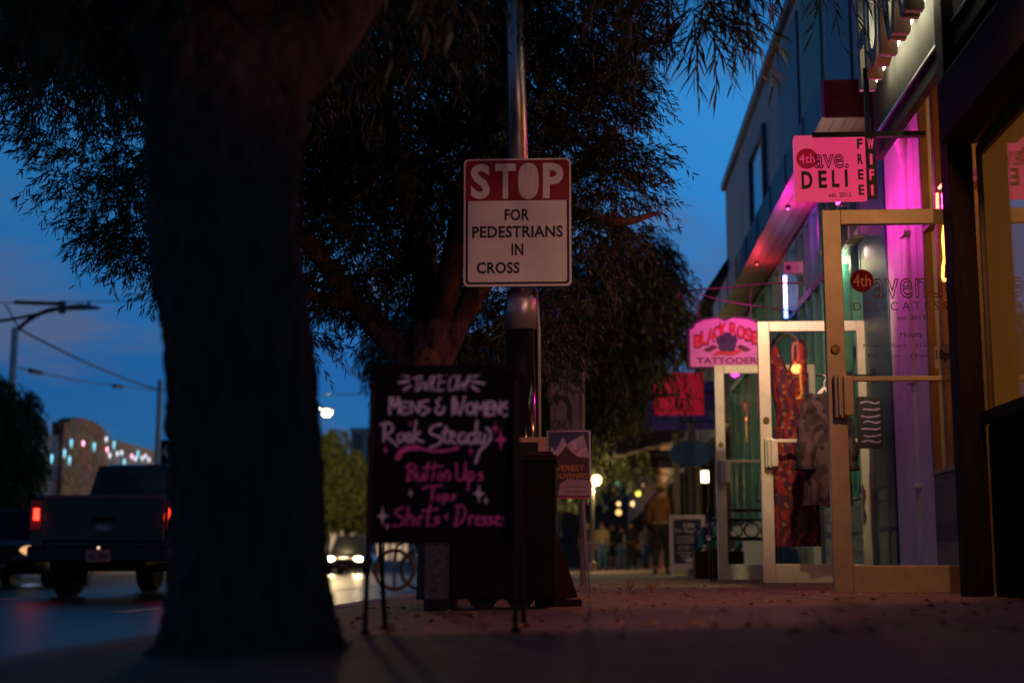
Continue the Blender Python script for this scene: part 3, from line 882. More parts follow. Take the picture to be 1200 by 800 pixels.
def print_mat(name, c1, c2, c3, scale):
    if name in _mats: return _mats[name]
    m = M(name, c1, .85)
    n, l = m.node_tree.nodes, m.node_tree.links
    b = n["Principled BSDF"]
    t = [q for q in n if q.type == 'TEX_COORD'][0]
    v = n.new("ShaderNodeTexVoronoi"); v.inputs['Scale'].default_value = scale
    w = n.new("ShaderNodeTexWave"); w.inputs['Scale'].default_value = scale * .22; w.inputs['Distortion'].default_value = 16; w.inputs['Detail'].default_value = 3
    r = n.new("ShaderNodeValToRGB"); r.color_ramp.elements[0].color = (*c1, 1); r.color_ramp.elements[1].color = (*c2, 1)
    r.color_ramp.elements[0].position = .35; r.color_ramp.elements[1].position = .5
    x = n.new("ShaderNodeMix"); x.data_type = 'RGBA'; x.inputs[7].default_value = (*c3, 1)
    g = n.new("ShaderNodeMath"); g.operation = 'LESS_THAN'; g.inputs[1].default_value = .28
    l.new(t.outputs['Object'], v.inputs['Vector']); l.new(t.outputs['Object'], w.inputs['Vector'])
    l.new(w.outputs['Fac'], r.inputs['Fac']); l.new(r.outputs['Color'], x.inputs[6])
    l.new(v.outputs['Distance'], g.inputs[0]); l.new(g.outputs[0], x.inputs[0])
    l.new(x.outputs[2], b.inputs['Base Color'])
    return m
Yd = 12.02
pa, pb = P(923, 398, Yd), P(923, 640, Yd)
zt = pa.z - pb.z
garment("red_dress", "red patterned sleeveless dress hung behind the pane of the pale open door", 0, 0,
        [(0, .20, .10), (.3 * zt, .19, .09), (.50 * zt, .15, .07), (.62 * zt, .105, .065), (.80 * zt, .15, .08), (.92 * zt, .155, .05), (zt, .13, .03)],
        print_mat("red_print", (.42, .03, .03), (.12, .02, .07), (.50, .16, .08), 17), (pa.x, Yd, pb.z), hook=.13, neck=.42, waves=11, wamp=.13)
Yb = 11.45
pa, pb = P(966, 462, Yb), P(966, 592, Yb)
zt = pa.z - pb.z
garment("dark_blouse", "dark plum patterned blouse on a white hanger before the pale open door", 0, 0,
        [(0, .20, .08), (.5 * zt, .17, .09), (.9 * zt, .18, .08), (zt, .08, .05)],
        print_mat("plum_print", (.028, .013, .02), (.075, .04, .055), (.008, .004, .007), 11), (pa.x, Yb, pb.z), sleeves=True, hook=.16, waves=8, rz=.25)
# rail the blouse hangs from
t = thing("hanging_rail", "thin dark rail reaching out from the teal pillar to the blouse", "rail", (pa.x, Yb, pa.z + .155))
MB().tube([(-.06, 0.03, 0), (FX - .03 - pa.x, .03, 0)], .008, 8).build("rod", black_paint, t)
MB().box((FX - .045 - pa.x, -.02, -.05), (FX - .031 - pa.x, .08, .05)).build("wall_plate", black_paint, t)
# straw hat on a peg behind the door
p = P(908, 585, 12.25)
t = thing("straw_hat", "pale straw hat hanging low behind the dress in the open door", "hat", tuple(p))
MB().tube([(0, 0, -.02), (0, 0, -.012), (0, 0, 0), (0, 0, .06), (0, 0, .10), (0, 0, .11)], [.16, .165, .10, .085, .06, .005], 24).build("hat", M("straw", (.42, .32, .2), .8, scale=40), t, smooth=True)
MB().tube([(0, 0, .11), (0, .0, .2), (.25, .1, .22)], .004, 6).build("cord", black_paint, t)
# small dark framed board on the teal pillar
p = P(1022, 495, 11.2)
t = thing("notice_board", "small black notice board on the dark teal pillar", "notice board", (FX - .09, 11.2, p.z))
MB().box((-.14, -.03, -.20), (.05, 0, .20)).build("board", black_ink, t, bevel=.004)
mb = MB()
brush(mb, [([(-.11 + .02 * (k % 2), .15 - k * .05), (-.06, .16 - k * .05 - .01 * (k % 3)), (0, .145 - k * .05), (.03, .155 - k * .05)], 1) for k in range(7)], lambda q, y: (q[0], y, q[1]), -.0305, .012)
mb.build("chalk_marks", M("violet_chalk", (.35, .25, .5), .9), t)

# ================================================================== STREET POLE AND STOP SIGN
Yp = 8.75
def Q(px, py): return P(px, py, Yp)
b_, j_, t_ = Q(613, 705), Q(611, 345), Q(600, -60)
b_.z = gz(b_.x)
LP = thing("street_pole", "tall metal street pole with a grey and black sleeve behind the stop sign", "pole", tuple(b_))
def rel(v): return tuple(Vector(v) - b_)
sl = Q(611, 387)
top = Q(603, 20); top2 = top + (top - j_) * 1.2
MB().tube([rel(j_), rel(top), rel(top2)], [.068, .060, .052], 28).build("shaft", M("pole_steel", (.46, .45, .47), .32, metal=.85, var=.15, scale=9, stretch=(1, 1, .2)), LP, smooth=True)
def frac(z0): return b_ + (j_ - b_) * ((z0 - b_.z) / (j_.z - b_.z))
cap_ = j_ + Vector((0, 0, .0))
MB().tube([rel(sl - Vector((0, 0, .002))), rel(j_ - Vector((0, 0, .04))), rel(j_ - Vector((0, 0, .012))), rel(j_)], [.0985, .0985, .085, .066], 32).build("sleeve_cap", M("grey_sleeve", (.40, .38, .42), .36, metal=.6, var=.12), LP, smooth=True)
MB().tube([rel(b_), rel(sl)], [.0985, .0985], 32).build("black_sleeve", M("gloss_black", (.012, .010, .012), .12, var=.2, coat=.6), LP, smooth=True)
MB().tube([rel(b_ + Vector((.107, -.02, 0))), rel(sl + Vector((.107, -.02, 0))), rel(j_ + Vector((.09, -.02, .03)))], .011, 8).build("cable", M("grey_conduit", (.35, .32, .28), .5), LP, smooth=True)

s0, s1 = P(543, 336, 8.5), P(669, 185, 8.5)
sw, sh = s1.x - s0.x, s1.z - s0.z
SG = thing("stop_sign", "white stop for pedestrians sign with red head and worn last line", "sign", (s0.x, 8.5, s0.z))
def rrect(x0, z0, x1, z1, r, n=8):
    out = []
    for cx_, cz_, a0 in ((x1 - r, z1 - r, 0), (x0 + r, z1 - r, 90), (x0 + r, z0 + r, 180), (x1 - r, z0 + r, 270)):
        for k in range(n + 1):
            a = R(a0 + 90 * k / n)
            out.append((cx_ + r * math.cos(a), cz_ + r * math.sin(a)))
    return out
signwhite = M("sign_white", (.72, .68, .70), .45, var=.10, scale=5)
MB().prism(rrect(0, 0, sw, sh, .03), 0, .004).build("plate", signwhite, SG)
e1, e2 = .013, .0265
red_top = sh * .668
sign_red = M("sign_red", (.24, .004, .016), .6, var=.15, scale=4)
sign_black = M("sign_black", (.012, .010, .014), .5)
bm_ = rrect(e1, e1, sw - e1, sh - e1, .024)
mb = MB()
inn = rrect(e2, e2, sw - e2, sh - e2, .018)
n_ = len(bm_)
mb.add([(x, -.0012, z) for x, z in bm_] + [(x, -.0012, z) for x, z in inn], [(i, (i + 1) % n_, n_ + (i + 1) % n_, n_ + i) for i in range(n_)])
mb.build("border", sign_black, SG)
redp = [p_ for p_ in rrect(.011, .011, sw - .011, sh - .011, .026) if p_[1] > red_top]
redp = [(sw - .011, red_top)] + redp + [(.011, red_top)]
MB().prism(redp, -.0026, -.0004).build("red_head", sign_red, SG)
def zb(a_, b_): return (sw * a_[0], sw * a_[1], sh * b_[0], sh * b_[1])
X_ = lambda px: (px - 543) / 126.0
Zz = lambda py: (336 - py) / 151.0
for ch, xa, xb in (("S", 551, 574), ("T", 580, 604), ("P", 636, 660)):
    lettering(SG, ch, zb((X_(xa), X_(xb)), (Zz(233), Zz(191))), -.0028, signwhite, bold=.034, depth=.0008)
ox, oz, orx, orz = sw * X_(619), sh * Zz(212), sw * 12.2 / 126, sh * 21.5 / 151
MB().prism([(ox + orx * math.copysign(abs(math.cos(q)) ** .8, math.cos(q)), oz + orz * math.copysign(abs(math.sin(q)) ** .8, math.sin(q))) for q in np.linspace(0, 2 * math.pi, 40, endpoint=False)], -.0036, -.0027).build("sticker", M("sticker_white", (.66, .58, .60), .55, var=.2, scale=18, stretch=(4, 1, .5)), SG)
for w_, xa, xb, za, zc in (("FOR", 591, 620, 259, 245), ("PEDESTRIANS", 553, 659, 279, 265), ("IN", 599, 613, 300, 286), ("CROSS", 558.5, 608.5, 321, 307.5)):
    lettering(SG, w_, zb((X_(xa), X_(xb)), (Zz(za), Zz(zc))), -.0004, sign_black, bold=.028, depth=.0008, spacing=1.05)
lettering(SG, "WALK", zb((X_(611), X_(655)), (Zz(320), Zz(308))), -.0003, M("ghost_ink", (.68, .64, .66), .5), bold=.01, depth=.0006)
MB().box((.30, .0045, sh * .85), (.36, .20, sh * .88)).box((.30, .0045, sh * .15), (.36, .19, sh * .18)).build("bracket", steel, SG)
mb = MB()
for z in (.865, .165):
    mb.tube([(.335, -.0028, sh * z), (.335, -.007, sh * z)], .008, 10)
mb.build("bolt", steel, SG)

# ================================================================== CHALKBOARD
Yc = 4.6
c0, c1 = P(432, 636, Yc), P(607, 428, Yc)
CB = thing("chalkboard_sign", "black chalkboard on thin legs with pink and white hand lettering", "sign", (c0.x, Yc, gz(c0.x)))
cw, ch_ = c1.x - c0.x, c1.z - c0.z
cz = c0.z - gz(c0.x)
board_m = M("chalkboard", (.005, .0045, .006), .7, var=.5, scale=4, spec=.08)
MB().box((0, 0, cz), (cw, .018, cz + ch_)).build("board", board_m, CB)
fr = .028
MB().box((-.002, -.008, cz - .002), (fr, .026, cz + ch_ + .002)).box((cw - fr, -.008, cz - .002), (cw + .002, .026, cz + ch_ + .002)).box((fr, -.008, cz - .002), (cw - fr, .026, cz + fr)).box((fr, -.008, cz + ch_ - fr), (cw - fr, .026, cz + ch_ + .002)).build("frame", M("black_frame", (.006, .004, .005), .8, spec=.1), CB, bevel=.003)
legm = M("dark_leg", (.014, .010, .010), .7, spec=.15)
for px, dy, dx in ((428, -.06, -.004), (451, .30, .02), (604, -.06, 0), (614, .30, .01)):
    gx = P(px, 740, Yc + dy).x - c0.x
    z0 = gz(c0.x + gx) - gz(c0.x)
    tx = 0.006 if px < 500 else cw - .008
    MB().tube([(gx, dy, z0), (gx, dy, z0 + .012), (gx, dy, z0 + .014), (gx + (tx - gx) * .4, dy * .55, cz + .05), (tx, .03 if dy > 0 else -.004, cz + ch_ - .05)], [.014, .014, .0085, .0085, .0085], 8).build("leg", legm, CB)
def cpt(p, y):
    """zoomed chalkboard pixel -> board plane"""
    q = P(430 + p[0] / 6.667, 425 + p[1] / 6.667, Yc)
    return (q.x - c0.x, y, q.z - gz(c0.x))
white_chalk = M("white_chalk", (.60, .55, .58), .95, var=.35, scale=60)
pink_chalk = M("pink_chalk", (.62, .10, .30), .95, var=.35, scale=60)
W = 18.0
L1 = [  # rays and the slanted top line
 ([(255, 90), (325, 108)], 1), ([(250, 155), (325, 142)], 1), ([(290, 212), (340, 178)], 1),
 ([(905, 78), (835, 108)], 1), ([(915, 162), (822, 145)], 1), ([(870, 218), (820, 185)], 1)]
thin = [[(360, 122), (425, 98)], [(398, 105), (385, 215), (405, 212)], [(430, 100), (408, 212), (452, 150), (458, 214), (505, 98)], [(520, 98), (492, 212)],
        [(575, 98), (540, 108), (512, 170), (520, 212), (560, 205)], [(625, 96), (580, 100), (555, 212), (600, 210)], [(572, 152), (612, 148)],
        [(690, 100), (655, 120), (640, 195), (655, 215), (690, 190), (705, 115), (690, 100)], [(725, 100), (702, 212), (752, 150), (748, 212), (795, 98)], [(812, 95), (778, 180)], [(772, 205), (770, 214)]]
L2 = [[(178, 270), (178, 400)], [(205, 268), (205, 330)], [(178, 272), (215, 345), (248, 270)], [(250, 275), (250, 395)],
      [(272, 305), (272, 392), (318, 392)], [(272, 308), (318, 306)], [(272, 350), (308, 348)],
      [(345, 392), (345, 305), (405, 390), (405, 305)], [(478, 295), (432, 305), (425, 335), (475, 355), (485, 375), (430, 405)],
      [(575, 280), (545, 300), (560, 335), (535, 365), (550, 395), (590, 390), (605, 345)],
      [(672, 270), (672, 405), (700, 300), (725, 405), (765, 265)], [(690, 270), (690, 390)],
      [(800, 310), (778, 345), (795, 398), (830, 380), (830, 325), (800, 310)],
      [(850, 410), (855, 305), (885, 370), (920, 305), (922, 410)], [(945, 305), (945, 405), (975, 402)], [(945, 305), (978, 302)], [(945, 352), (970, 350)],
      [(995, 408), (995, 308), (1045, 400), (1045, 305)], [(1115, 305), (1070, 318), (1075, 345), (1122, 365), (1120, 390), (1072, 415)]]
L3 = [[(105, 482), (160, 468), (200, 490), (190, 540), (140, 560), (185, 600), (235, 645)], [(140, 480), (130, 610)],
      [(275, 545), (245, 570), (250, 615), (285, 600), (290, 560), (275, 545)], [(330, 548), (305, 575), (315, 618), (345, 600)], [(335, 545), (340, 615)],
      [(385, 455), (360, 620)], [(415, 540), (372, 580), (410, 605), (440, 618)],
      [(580, 480), (520, 495), (490, 540), (530, 565), (580, 590), (560, 635), (495, 660)],
      [(620, 500), (605, 600), (640, 625)], [(590, 545), (655, 535)], [(655, 590), (690, 560), (665, 545), (650, 600), (690, 628)],
      [(765, 550), (730, 555), (715, 605), (745, 625), (765, 590), (770, 550), (772, 625)],
      [(845, 555), (800, 560), (790, 610), (820, 630), (850, 590)], [(860, 455), (848, 590), (858, 630)],
      [(882, 545), (878, 605), (905, 630), (925, 560)], [(935, 510), (960, 530), (965, 590), (930, 640), (880, 690), (850, 780)]]
bot = lambda st: [(x, y + 700) for x, y in st]       # second zoom starts 105 px lower
L4 = [[(330, 95), (322, 215)], [(305, 115), (350, 90), (385, 120), (345, 150), (385, 185), (310, 222)],
      [(400, 150), (395, 205), (425, 215), (440, 150), (445, 215)], [(480, 80), (462, 215)], [(530, 80), (512, 215)], [(440, 118), (590, 105)],
      [(575, 150), (552, 185), (570, 215), (592, 185), (575, 150)], [(610, 215), (615, 150), (645, 155), (645, 215)],
      [(700, 90), (705, 200), (740, 215), (765, 170), (770, 75)], [(770, 160), (775, 215)], [(800, 150), (790, 295)], [(798, 150), (835, 165), (825, 215), (795, 205)], [(900, 160), (870, 170), (905, 195), (870, 220)],
      [(430, 285), (480, 265), (590, 258)], [(520, 268), (505, 375)], [(570, 325), (545, 350), (560, 375), (580, 350), (570, 325)], [(605, 325), (595, 405)], [(604, 325), (635, 340), (625, 368), (600, 365)], [(690, 330), (660, 340), (688, 355), (655, 372)],
      [(280, 430), (225, 450), (240, 490), (290, 520), (265, 565), (200, 570)], [(325, 425), (310, 565)], [(318, 510), (350, 490), (352, 565)], [(378, 505), (375, 565)], [(405, 565), (410, 500), (440, 500)], [(495, 405), (470, 560), (500, 562)], [(430, 455), (560, 440)], [(565, 505), (530, 515), (565, 540), (520, 570)],
      [(632, 480), (608, 500), (632, 520)],
      [(715, 430), (690, 565)], [(690, 420), (745, 415), (770, 470), (740, 540), (685, 572)], [(800, 565), (805, 500), (838, 498)], [(850, 530), (885, 510), (865, 498), (850, 550), (890, 560)],
      [(935, 500), (900, 512), (935, 540), (895, 568)], [(985, 500), (950, 512), (985, 540), (945, 568)], [(1005, 530), (1035, 510), (1015, 498), (1002, 550), (1040, 562)], [(1085, 505), (1055, 515), (1090, 540), (1050, 570)]]
mb = MB()
brush(mb, L1, cpt, -.0006, W * 1.05)
brush(mb, [(s, .62) for s in thin], cpt, -.0006, W)
brush(mb, [(s, 1.0) for s in L2], cpt, -.0006, W)
brush(mb, [(s, 1.05) for s in L3], cpt, -.0006, W)
def star(mb, cx_, cy_, rw, rh, y=-.0008):
    pts = []
    for k in range(8):
        a = math.pi * k / 4 + math.pi / 2
        q = 1 if k % 2 == 0 else .28
        pts.append((cx_ + rw * q * math.cos(a), cy_ - rh * q * math.sin(a)))
    vs = [cpt(p_, y) for p_ in pts] + [cpt((cx_, cy_), y)]
    mb.add(vs, [(i, (i + 1) % 8, 8) for i in range(8)])
for s_ in ((875, 320 + 700, 48, 80), (930, 375 + 700, 22, 40), (342, 318 + 700, 22, 45), (122, 495 + 700, 50, 85), (158, 575 + 700, 20, 40)):
    star(mb, *s_)
mb.build("lettering", white_chalk, CB)
mb = MB()
brush(mb, [(bot(s), .72) for s in L4], cpt, -.0006, W)
brush(mb, [([(240, 740), (270, 690), (330, 665), (400, 662)], 1.9), ([(400, 664), (480, 682), (560, 690), (640, 682), (715, 662)], .9)], cpt, -.0006, W * 1.2)
for s_ in ((1003, 510, 26, 60), (1046, 600, 48, 95), (812, 690, 24, 45), (340, 475, 18, 40), (82, 625, 18, 48), (145, 680, 22, 48)):
    star(mb, *s_)
mb.build("lettering", pink_chalk, CB)

# ================================================================== BIN AND SIGNS BEHIND THE CHALKBOARD
Yk = 6.9
k0, k1 = G(496, Yk), G(656, Yk)
kw = k1.x - k0.x
ktop = P(560, 541, Yk).z - gz(k0.x)
PB = thing("planter_box", "big dark planter box with a grey stone side panel behind the chalkboard", "planter", (k0.x, Yk, gz(k0.x) + .002))
agg = M("grey_aggregate", (.085, .08, .085), .95, var=.6, scale=45, bump=.4)
zs_ = P(560, 641, Yk).z - gz(k0.x)
MB().box((0.0, .02, .05), (kw * .195, .42, ktop * .97)).build("stone_panel", agg, PB, bevel=.008)
MB().box((kw * .20, 0, .055), (kw * .97, .44, ktop)).build("box", M("near_black_brown", (.009, .006, .006), .7, var=.4, scale=5, spec=.08), PB, bevel=.01)
MB().box((-.01, -.015, ktop + .001), (kw * .98, .455, ktop + .03)).build("rim", dark_wood, PB, bevel=.006)
mb = MB(); 
MB().box((0, .03, 0), (kw * .20, .40, .049)).build("foot", black_paint, PB)
for c_ in (.42, .58 + .12):
    MB().prism([(kw * (c_ - .10), .054), (kw * (c_ - .055), .012), (kw * (c_ - .03), 0), (kw * (c_ + .03), 0), (kw * (c_ + .055), .012), (kw * (c_ + .10), .054)], .05, .40).build("foot", black_paint, PB)
mb = MB().box((.02, .03, ktop + .03), (kw * .95, .42, ktop + .05))
mb.build("soil", M("soil", (.03, .02, .015), .95, bump=.5), PB)
# sloping brace and foot at the right end (a folded wooden sandwich board leaning on the box)
a_ = G(650, 7.3); 
t = thing("sandwich_board", "dark folded sandwich board leaning against the right side of the planter box", "sign", (a_.x, 7.35, gz(a_.x)))
MB().prism([(0, .03), (.115, .045), (.02, .34), (-.02, .62), (-.06, .62)], -.02, .01).build("leaf", M("brown_leaf", (.03, .014, .011), .8, var=.3, spec=.1), t)
MB().box((-.10, -.06, 0), (.135, .05, .035)).build("base_rail", dark_wood, t, bevel=.008)
# wooden framed sign seen from behind
w0, w1 = P(610, 512, 7.9), P(640, 512, 7.9)
t = thing("wooden_framed_sign", "pale wooden framed sign standing between the pole and the souvenir poster", "sign", (w0.x, 7.9, gz(w0.x)))
zt_ = w0.z - gz(w0.x)
fw_ = w1.x - w0.x
tf = M("orange_wood", (.42, .22, .12), .55, var=.3, scale=5, stretch=(1, 6, 6))
MB().box((fw_ - .40, 0, zt_ - .03), (fw_ - .045, .03, zt_)).box((fw_ - .045, -.001, 0.0), (fw_, .032, zt_ + .001)).box((fw_ - .45, -.001, 0), (fw_ - .40, .032, zt_ + .001)).box((fw_ - .40, 0, .25), (fw_ - .045, .03, .29)).build("frame", tf, t, bevel=.003)
MB().box((fw_ - .40, .01, .29), (fw_ - .045, .022, zt_ - .03)).build("panel", black_paint, t)

# ---- souvenir poster on a metal stand
Ye = 11.6
e0, e1_ = P(643, 582, Ye), P(690, 506, Ye)
ew, eh = e1_.x - e0.x, e1_.z - e0.z
ES = thing("souvenir_poster", "mountain souvenir poster in a metal frame with a red bottom rail on thin legs", "sign", (e0.x, Ye, gz(e0.x)))
ez = e0.z - gz(e0.x)
chrome = M("chrome", (.62, .48, .45), .25, metal=.9, var=.1)
MB().box((0, 0, ez), (ew, .012, ez + eh)).build("poster", M("night_blue_print", (.015, .03, .10), .4, var=.35, scale=8), ES)
f_ = .014
MB().box((-f_, -.01, ez - f_), (0, .02, ez + eh + f_)).box((ew, -.01, ez - f_), (ew + f_, .02, ez + eh + f_)).box((0, -.01, ez + eh), (ew, .02, ez + eh + f_)).build("frame", chrome, ES, bevel=.003)
MB().box((0, -.01, ez - f_), (ew, .02, ez)).build("bottom_rail", M("red_rail", (.45, .05, .06), .3, metal=.5), ES)
def ep(u, v, y=-.001): return (ew * u, y, ez + eh * v)
mb = MB()
mb.add([ep(u, v) for u, v in ((0, .62), (.08, .78), (.16, .70), (.25, .80), (.36, .93), (.46, .80), (.55, .86), (.68, .90), (.86, .96), (.97, .72), (1, .62), (1, .45), (0, .45))], [tuple(range(12, -1, -1))])
mb.build("snow_mountain", M("snow_print", (.55, .48, .48), .5, var=.55, scale=22), ES)
mb = MB()
mb.add([ep(u, v, -.0018) for u, v in ((0, .66), (.12, .60), (.28, .66), (.45, .80), (.52, .72), (.72, .62), (1, .60), (1, .22), (0, .22))], [tuple(range(8, -1, -1))])
mb.build("dark_ridge", M("ridge_print", (.06, .015, .012), .5, var=.7, scale=26), ES)
mb = MB()
mb.add([ep(u, v, -.0026) for u, v in ((.22, .02), (1, .02), (1, .26), (.45, .27), (.28, .20))], [(4, 3, 2, 1, 0)][0:1])
mb.build("pale_panel", M("pale_print", (.42, .34, .34), .5, var=.2), ES)
ink_y = M("yellow_print", (.75, .30, .04), .5)
def ebox(u0, u1, v0, v1): return (ew * u0, ew * u1, ez + eh * v0, ez + eh * v1)
lettering(ES, "EVEREST", ebox(.08, .88, .40, .485), -.0024, ink_y, bold=.01, depth=.001)
lettering(ES, "SOUVENIRS", ebox(.05, .96, .28, .365), -.0024, ink_y, bold=.01, depth=.001)
mb = MB()
for v in (.15, .08):
    mb.box(ep(.42, v, -.0034), ep(.92, v + .012, -.0030))
mb.build("small_print", black_ink, ES)
for u0, u1 in ((.10, .24), (.86, .98)):
    x0, x1 = ew * u0, ew * u1
    MB().tube([(x0, .005, ez - f_), (x1, -.04 if u0 > .5 else .02, 0.002)], .009, 8).tube([(x0 - .022, .02, ez - f_), (x1 - .024, .20, 0.002)], .007, 8).build("leg", chrome, ES)
q_ = P(657, 650, Ye)
MB().tube([(q_.x - e0.x, -.03, .16), (q_.x - e0.x + .03, -.045, .15), (q_.x - e0.x + .06, -.05, .09), (q_.x - e0.x + .085, -.05, .06)], [.006, .014, .012, .008], 6).build("ribbon", M("white_ribbon", (.7, .6, .58), .7), ES)

# ---- left turn only sign farther back
o0, o1 = P(645, 506, 14.0), P(679, 448, 14.0)
ow, oh = o1.x - o0.x, o1.z - o0.z
t = thing("turn_only_sign", "faded white turn only traffic sign half hidden by leaves", "sign", (o1.x - .0, 14.0, gz(o1.x)))
zo = o0.z - gz(o1.x)
MB().prism([(x - ow, z + zo) for x, z in rrect(0, 0, ow, oh, .03)], 0, .004).build("plate", M("grey_sign_white", (.20, .18, .20), .6, var=.25, scale=7), t)
lettering(t, "ONLY", (-ow * .95, -ow * .22, zo + .02, zo + .12), -.0005, black_ink, bold=.02)
mb = MB()
brush(mb, [([(-ow * .35, zo + .13), (-ow * .36, zo + .26), (-ow * .55, zo + .33), (-ow * .72, zo + .33)], 1)], lambda q, y: (q[0], y, q[1]), -.0008, .05)
mb.add([(-ow * .72, -.002, zo + .42), (-ow * .95, -.002, zo + .33), (-ow * .72, -.002, zo + .24)], [(0, 1, 2)])
mb.build("arrow", black_ink, t)
MB().tube([(.02, .03, 0), (.02, .03, zo + oh + .1)], .03, 10).build("post", M("rust_post", (.16, .08, .09), .6), t)

# ---- bar chalkboard farther along
Yl = 20.5
l0, l1 = P(785, 676, Yl), P(826, 603, Yl)
lw, lh = l1.x - l0.x, l1.z - gz(l0.x)
BS = thing("bar_chalkboard", "white framed bar chalkboard standing on the pavement by the far open door", "sign", (l0.x, Yl, gz(l0.x)), R(-4))
wf = M("lilac_white_frame", (.62, .52, .62), .6, var=.12)
MB().box((0, 0, 0), (.06, .03, lh)).box((lw - .06, 0, 0), (lw, .03, lh)).box((.06, 0, lh - .06), (lw - .06, .03, lh)).box((.06, 0, .13), (lw - .06, .03, .20)).build("frame", wf, BS, bevel=.004)
MB().box((.06, .008, .20), (lw - .06, .02, lh - .06)).build("panel", M("navy_board", (.012, .012, .04), .6), BS)
for x in (.0, lw - .05):
    MB().prism([(0.035, lh - .02), (.07, lh - .02), (.36, 0), (.32, 0)], x, x + .05, axis='x').build("back_leg", wf, BS)
chl = M("lilac_chalk", (.62, .52, .62), .9)
lettering(BS, "Lite", (lw * .40, lw * .70, lh * .80, lh * .885), .0075, chl, bold=.03, shear=.15, depth=.001)
lettering(BS, "Bar Shop!", (lw * .16, lw * .72, lh * .70, lh * .785), .0075, chl, bold=.01, shear=.2, depth=.001)
lettering(BS, "$3.00", (lw * .24, lw * .55, lh * .44, lh * .51), .0075, chl, bold=.01, shear=.2, depth=.001)
mb = MB()
scr = []
for r_, (u0, u1, v) in enumerate(((.18, .66, .655), (.18, .70, .61), (.2, .68, .565), (.2, .6, .40), (.3, .55, .35), (.35, .6, .30))):
    scr.append(([(lw * (u0 + (u1 - u0) * k / 12), lh * (v + .008 * math.sin(k * 2.3 + r_))) for k in range(13)], 1))
brush(mb, scr, lambda q, y: (q[0], y, q[1]), .0072, .010)
mb.build("chalk_lines", chl, BS)
MB().prism([(lw * .42, lh * .25), (lw * .5, lh * .32), (lw * .72, lh * .32), (lw * .76, lh * .25)], .0062, .0075).build("chalk_crest", chl, BS)

# ---- blue oval sign, red and navy hanging sign, brown shop sign, awning
t0_ = P(811, 531, 24.0)
t = thing("oval_sign", "plain blue oval sign hanging over the pavement", "sign", tuple(t0_))
rx_, rz_ = 26.5 / 1690 * 24 * .99, 15.5 / 1690 * 24
MB().prism([(rx_ * math.cos(q), rz_ * math.sin(q)) for q in np.linspace(0, 2 * math.pi, 48, endpoint=False)], 0, .06).build("board", M("azure_paint", (.012, .11, .34), .5, var=.15), t, bevel=.008)
lettering(t, "GALLERY", (-.18, .18, -.03, .03), -.001, M("faint_blue", (.02, .10, .27), .5), depth=.002)
MB().tube([(-.15, .03, rz_), (-.15, .03, rz_ + .3)], .01, 6).tube([(.15, .03, rz_), (.15, .03, rz_ + .3)], .01, 6).tube([(-.2, .03, rz_ + .3), (FX + .3 - t0_.x, .03, rz_ + .3)], .015, 6).build("hanger", black_paint, t)
r0, r1 = P(766, 486, 27.0), P(824, 436, 27.0)
t = thing("hanging_banner", "red shop banner over a navy band partly covered by leaves", "banner", (r0.x, 27.0, r0.z))
bw, bh = r1.x - r0.x, r1.z - r0.z
MB().box((0, 0, 0), (bw, .04, bh)).build("red_panel", glow("scarlet_glow", (.42, .006, .025), .5), t)  # both banner panels glow by themselves in place of light falling on them
nz = P(790, 503, 27).z - r0.z
MB().box((-.15, .06, nz), (bw + .22, .10, bh * .8)).build("navy_panel", glow("navy_glow", (.006, .008, .05), .35), t)
lettering(t, "P", (.09, .19, bh * .62, bh * .86), -.001, M("pale_letter", (.7, .5, .55), .5), bold=.02)
MB().box((bw, .01, bh * .5), (FX + .4 - r0.x, .03, bh * .55)).build("bracket", black_paint, t)

def simple_shop(label, Ya, Yb, x, h, wallm, wins, nm="shop_building", eave=None):
    t = thing(nm, label, "building", (x, Ya, 0))
    L = Yb - Ya
    w = MB()
    w.box((0, 0, 2.7), (8, L, h)).box((0.15, 0, 0), (.3, L, .6)).box((0, 0, 0), (.3, .3, 2.7)).box((0, L - .3, 0), (.3, L, 2.7)).box((.3, 0, 0), (8, .2, 2.7)).box((7.8, .2, 0), (8, L, 2.7)).box((.3, L - .2, 0), (7.8, L, 2.7))
    w.build("wall", wallm, t)
    k = max(2, int(L / 1.6))
    for i in range(k):
        ya, yb = .3 + (L - .6) * i / k, .3 + (L - .6) * (i + 1) / k
        f = MB().box((.1, ya, .6), (.25, ya + .06, 2.7)).box((.1, yb - .06, .6), (.25, yb, 2.7)).box((.1, ya + .06, 2.62), (.25, yb - .06, 2.7)).box((.1, ya + .06, .6), (.25, yb - .06, .68)).build("window", dark_wood, t)
        MB().box((.17, ya + .05, .66), (.18, yb - .05, 2.64)).build("pane", pane_m, f)
    if eave:
        e, dz = eave
        MB().prism([(-e, h - dz - .12), (-e, h - dz), (0.02, h + .5), (6, h + 2.2), (6, h + .1), (0.02, h + .25)], -.5, L + .4, axis='y').build("roof", M("dark_roof", (.03, .03, .035), .8), t)
    else:
        MB().box((-.06, -.03, h), (8, L + .03, h + .14)).build("coping", wallm, t)
    for i, (y, pw, colr) in enumerate(wins):
        q = thing("ceiling_lamp", "warm lamp inside the " + " ".join(label.split(" with ")[0].split()[:6]), "lamp", (x + 1.6, Ya + y, 2.66), group="lamps inside the far shops")
        MB().ball((0, 0, -.18), .09).tube([(0, 0, 0), (0, 0, -.1)], .02, 6).build("globe", glow("far_globe", (1, .62, .25), 5), q, smooth=True)
        lamp(q, (0, 0, -.4), colr, pw, .1)
    return t
tan_wall = M("tan_wall", (.30, .22, .15), .85, var=.2)
simple_shop("tan gallery building with a dark overhanging roof", 23.6, 33.0, 2.45, 4.9, tan_wall, [(2.5, 12, (1, .6, .25)), (7, 12, (1, .6, .25))], eave=(.55, .35))
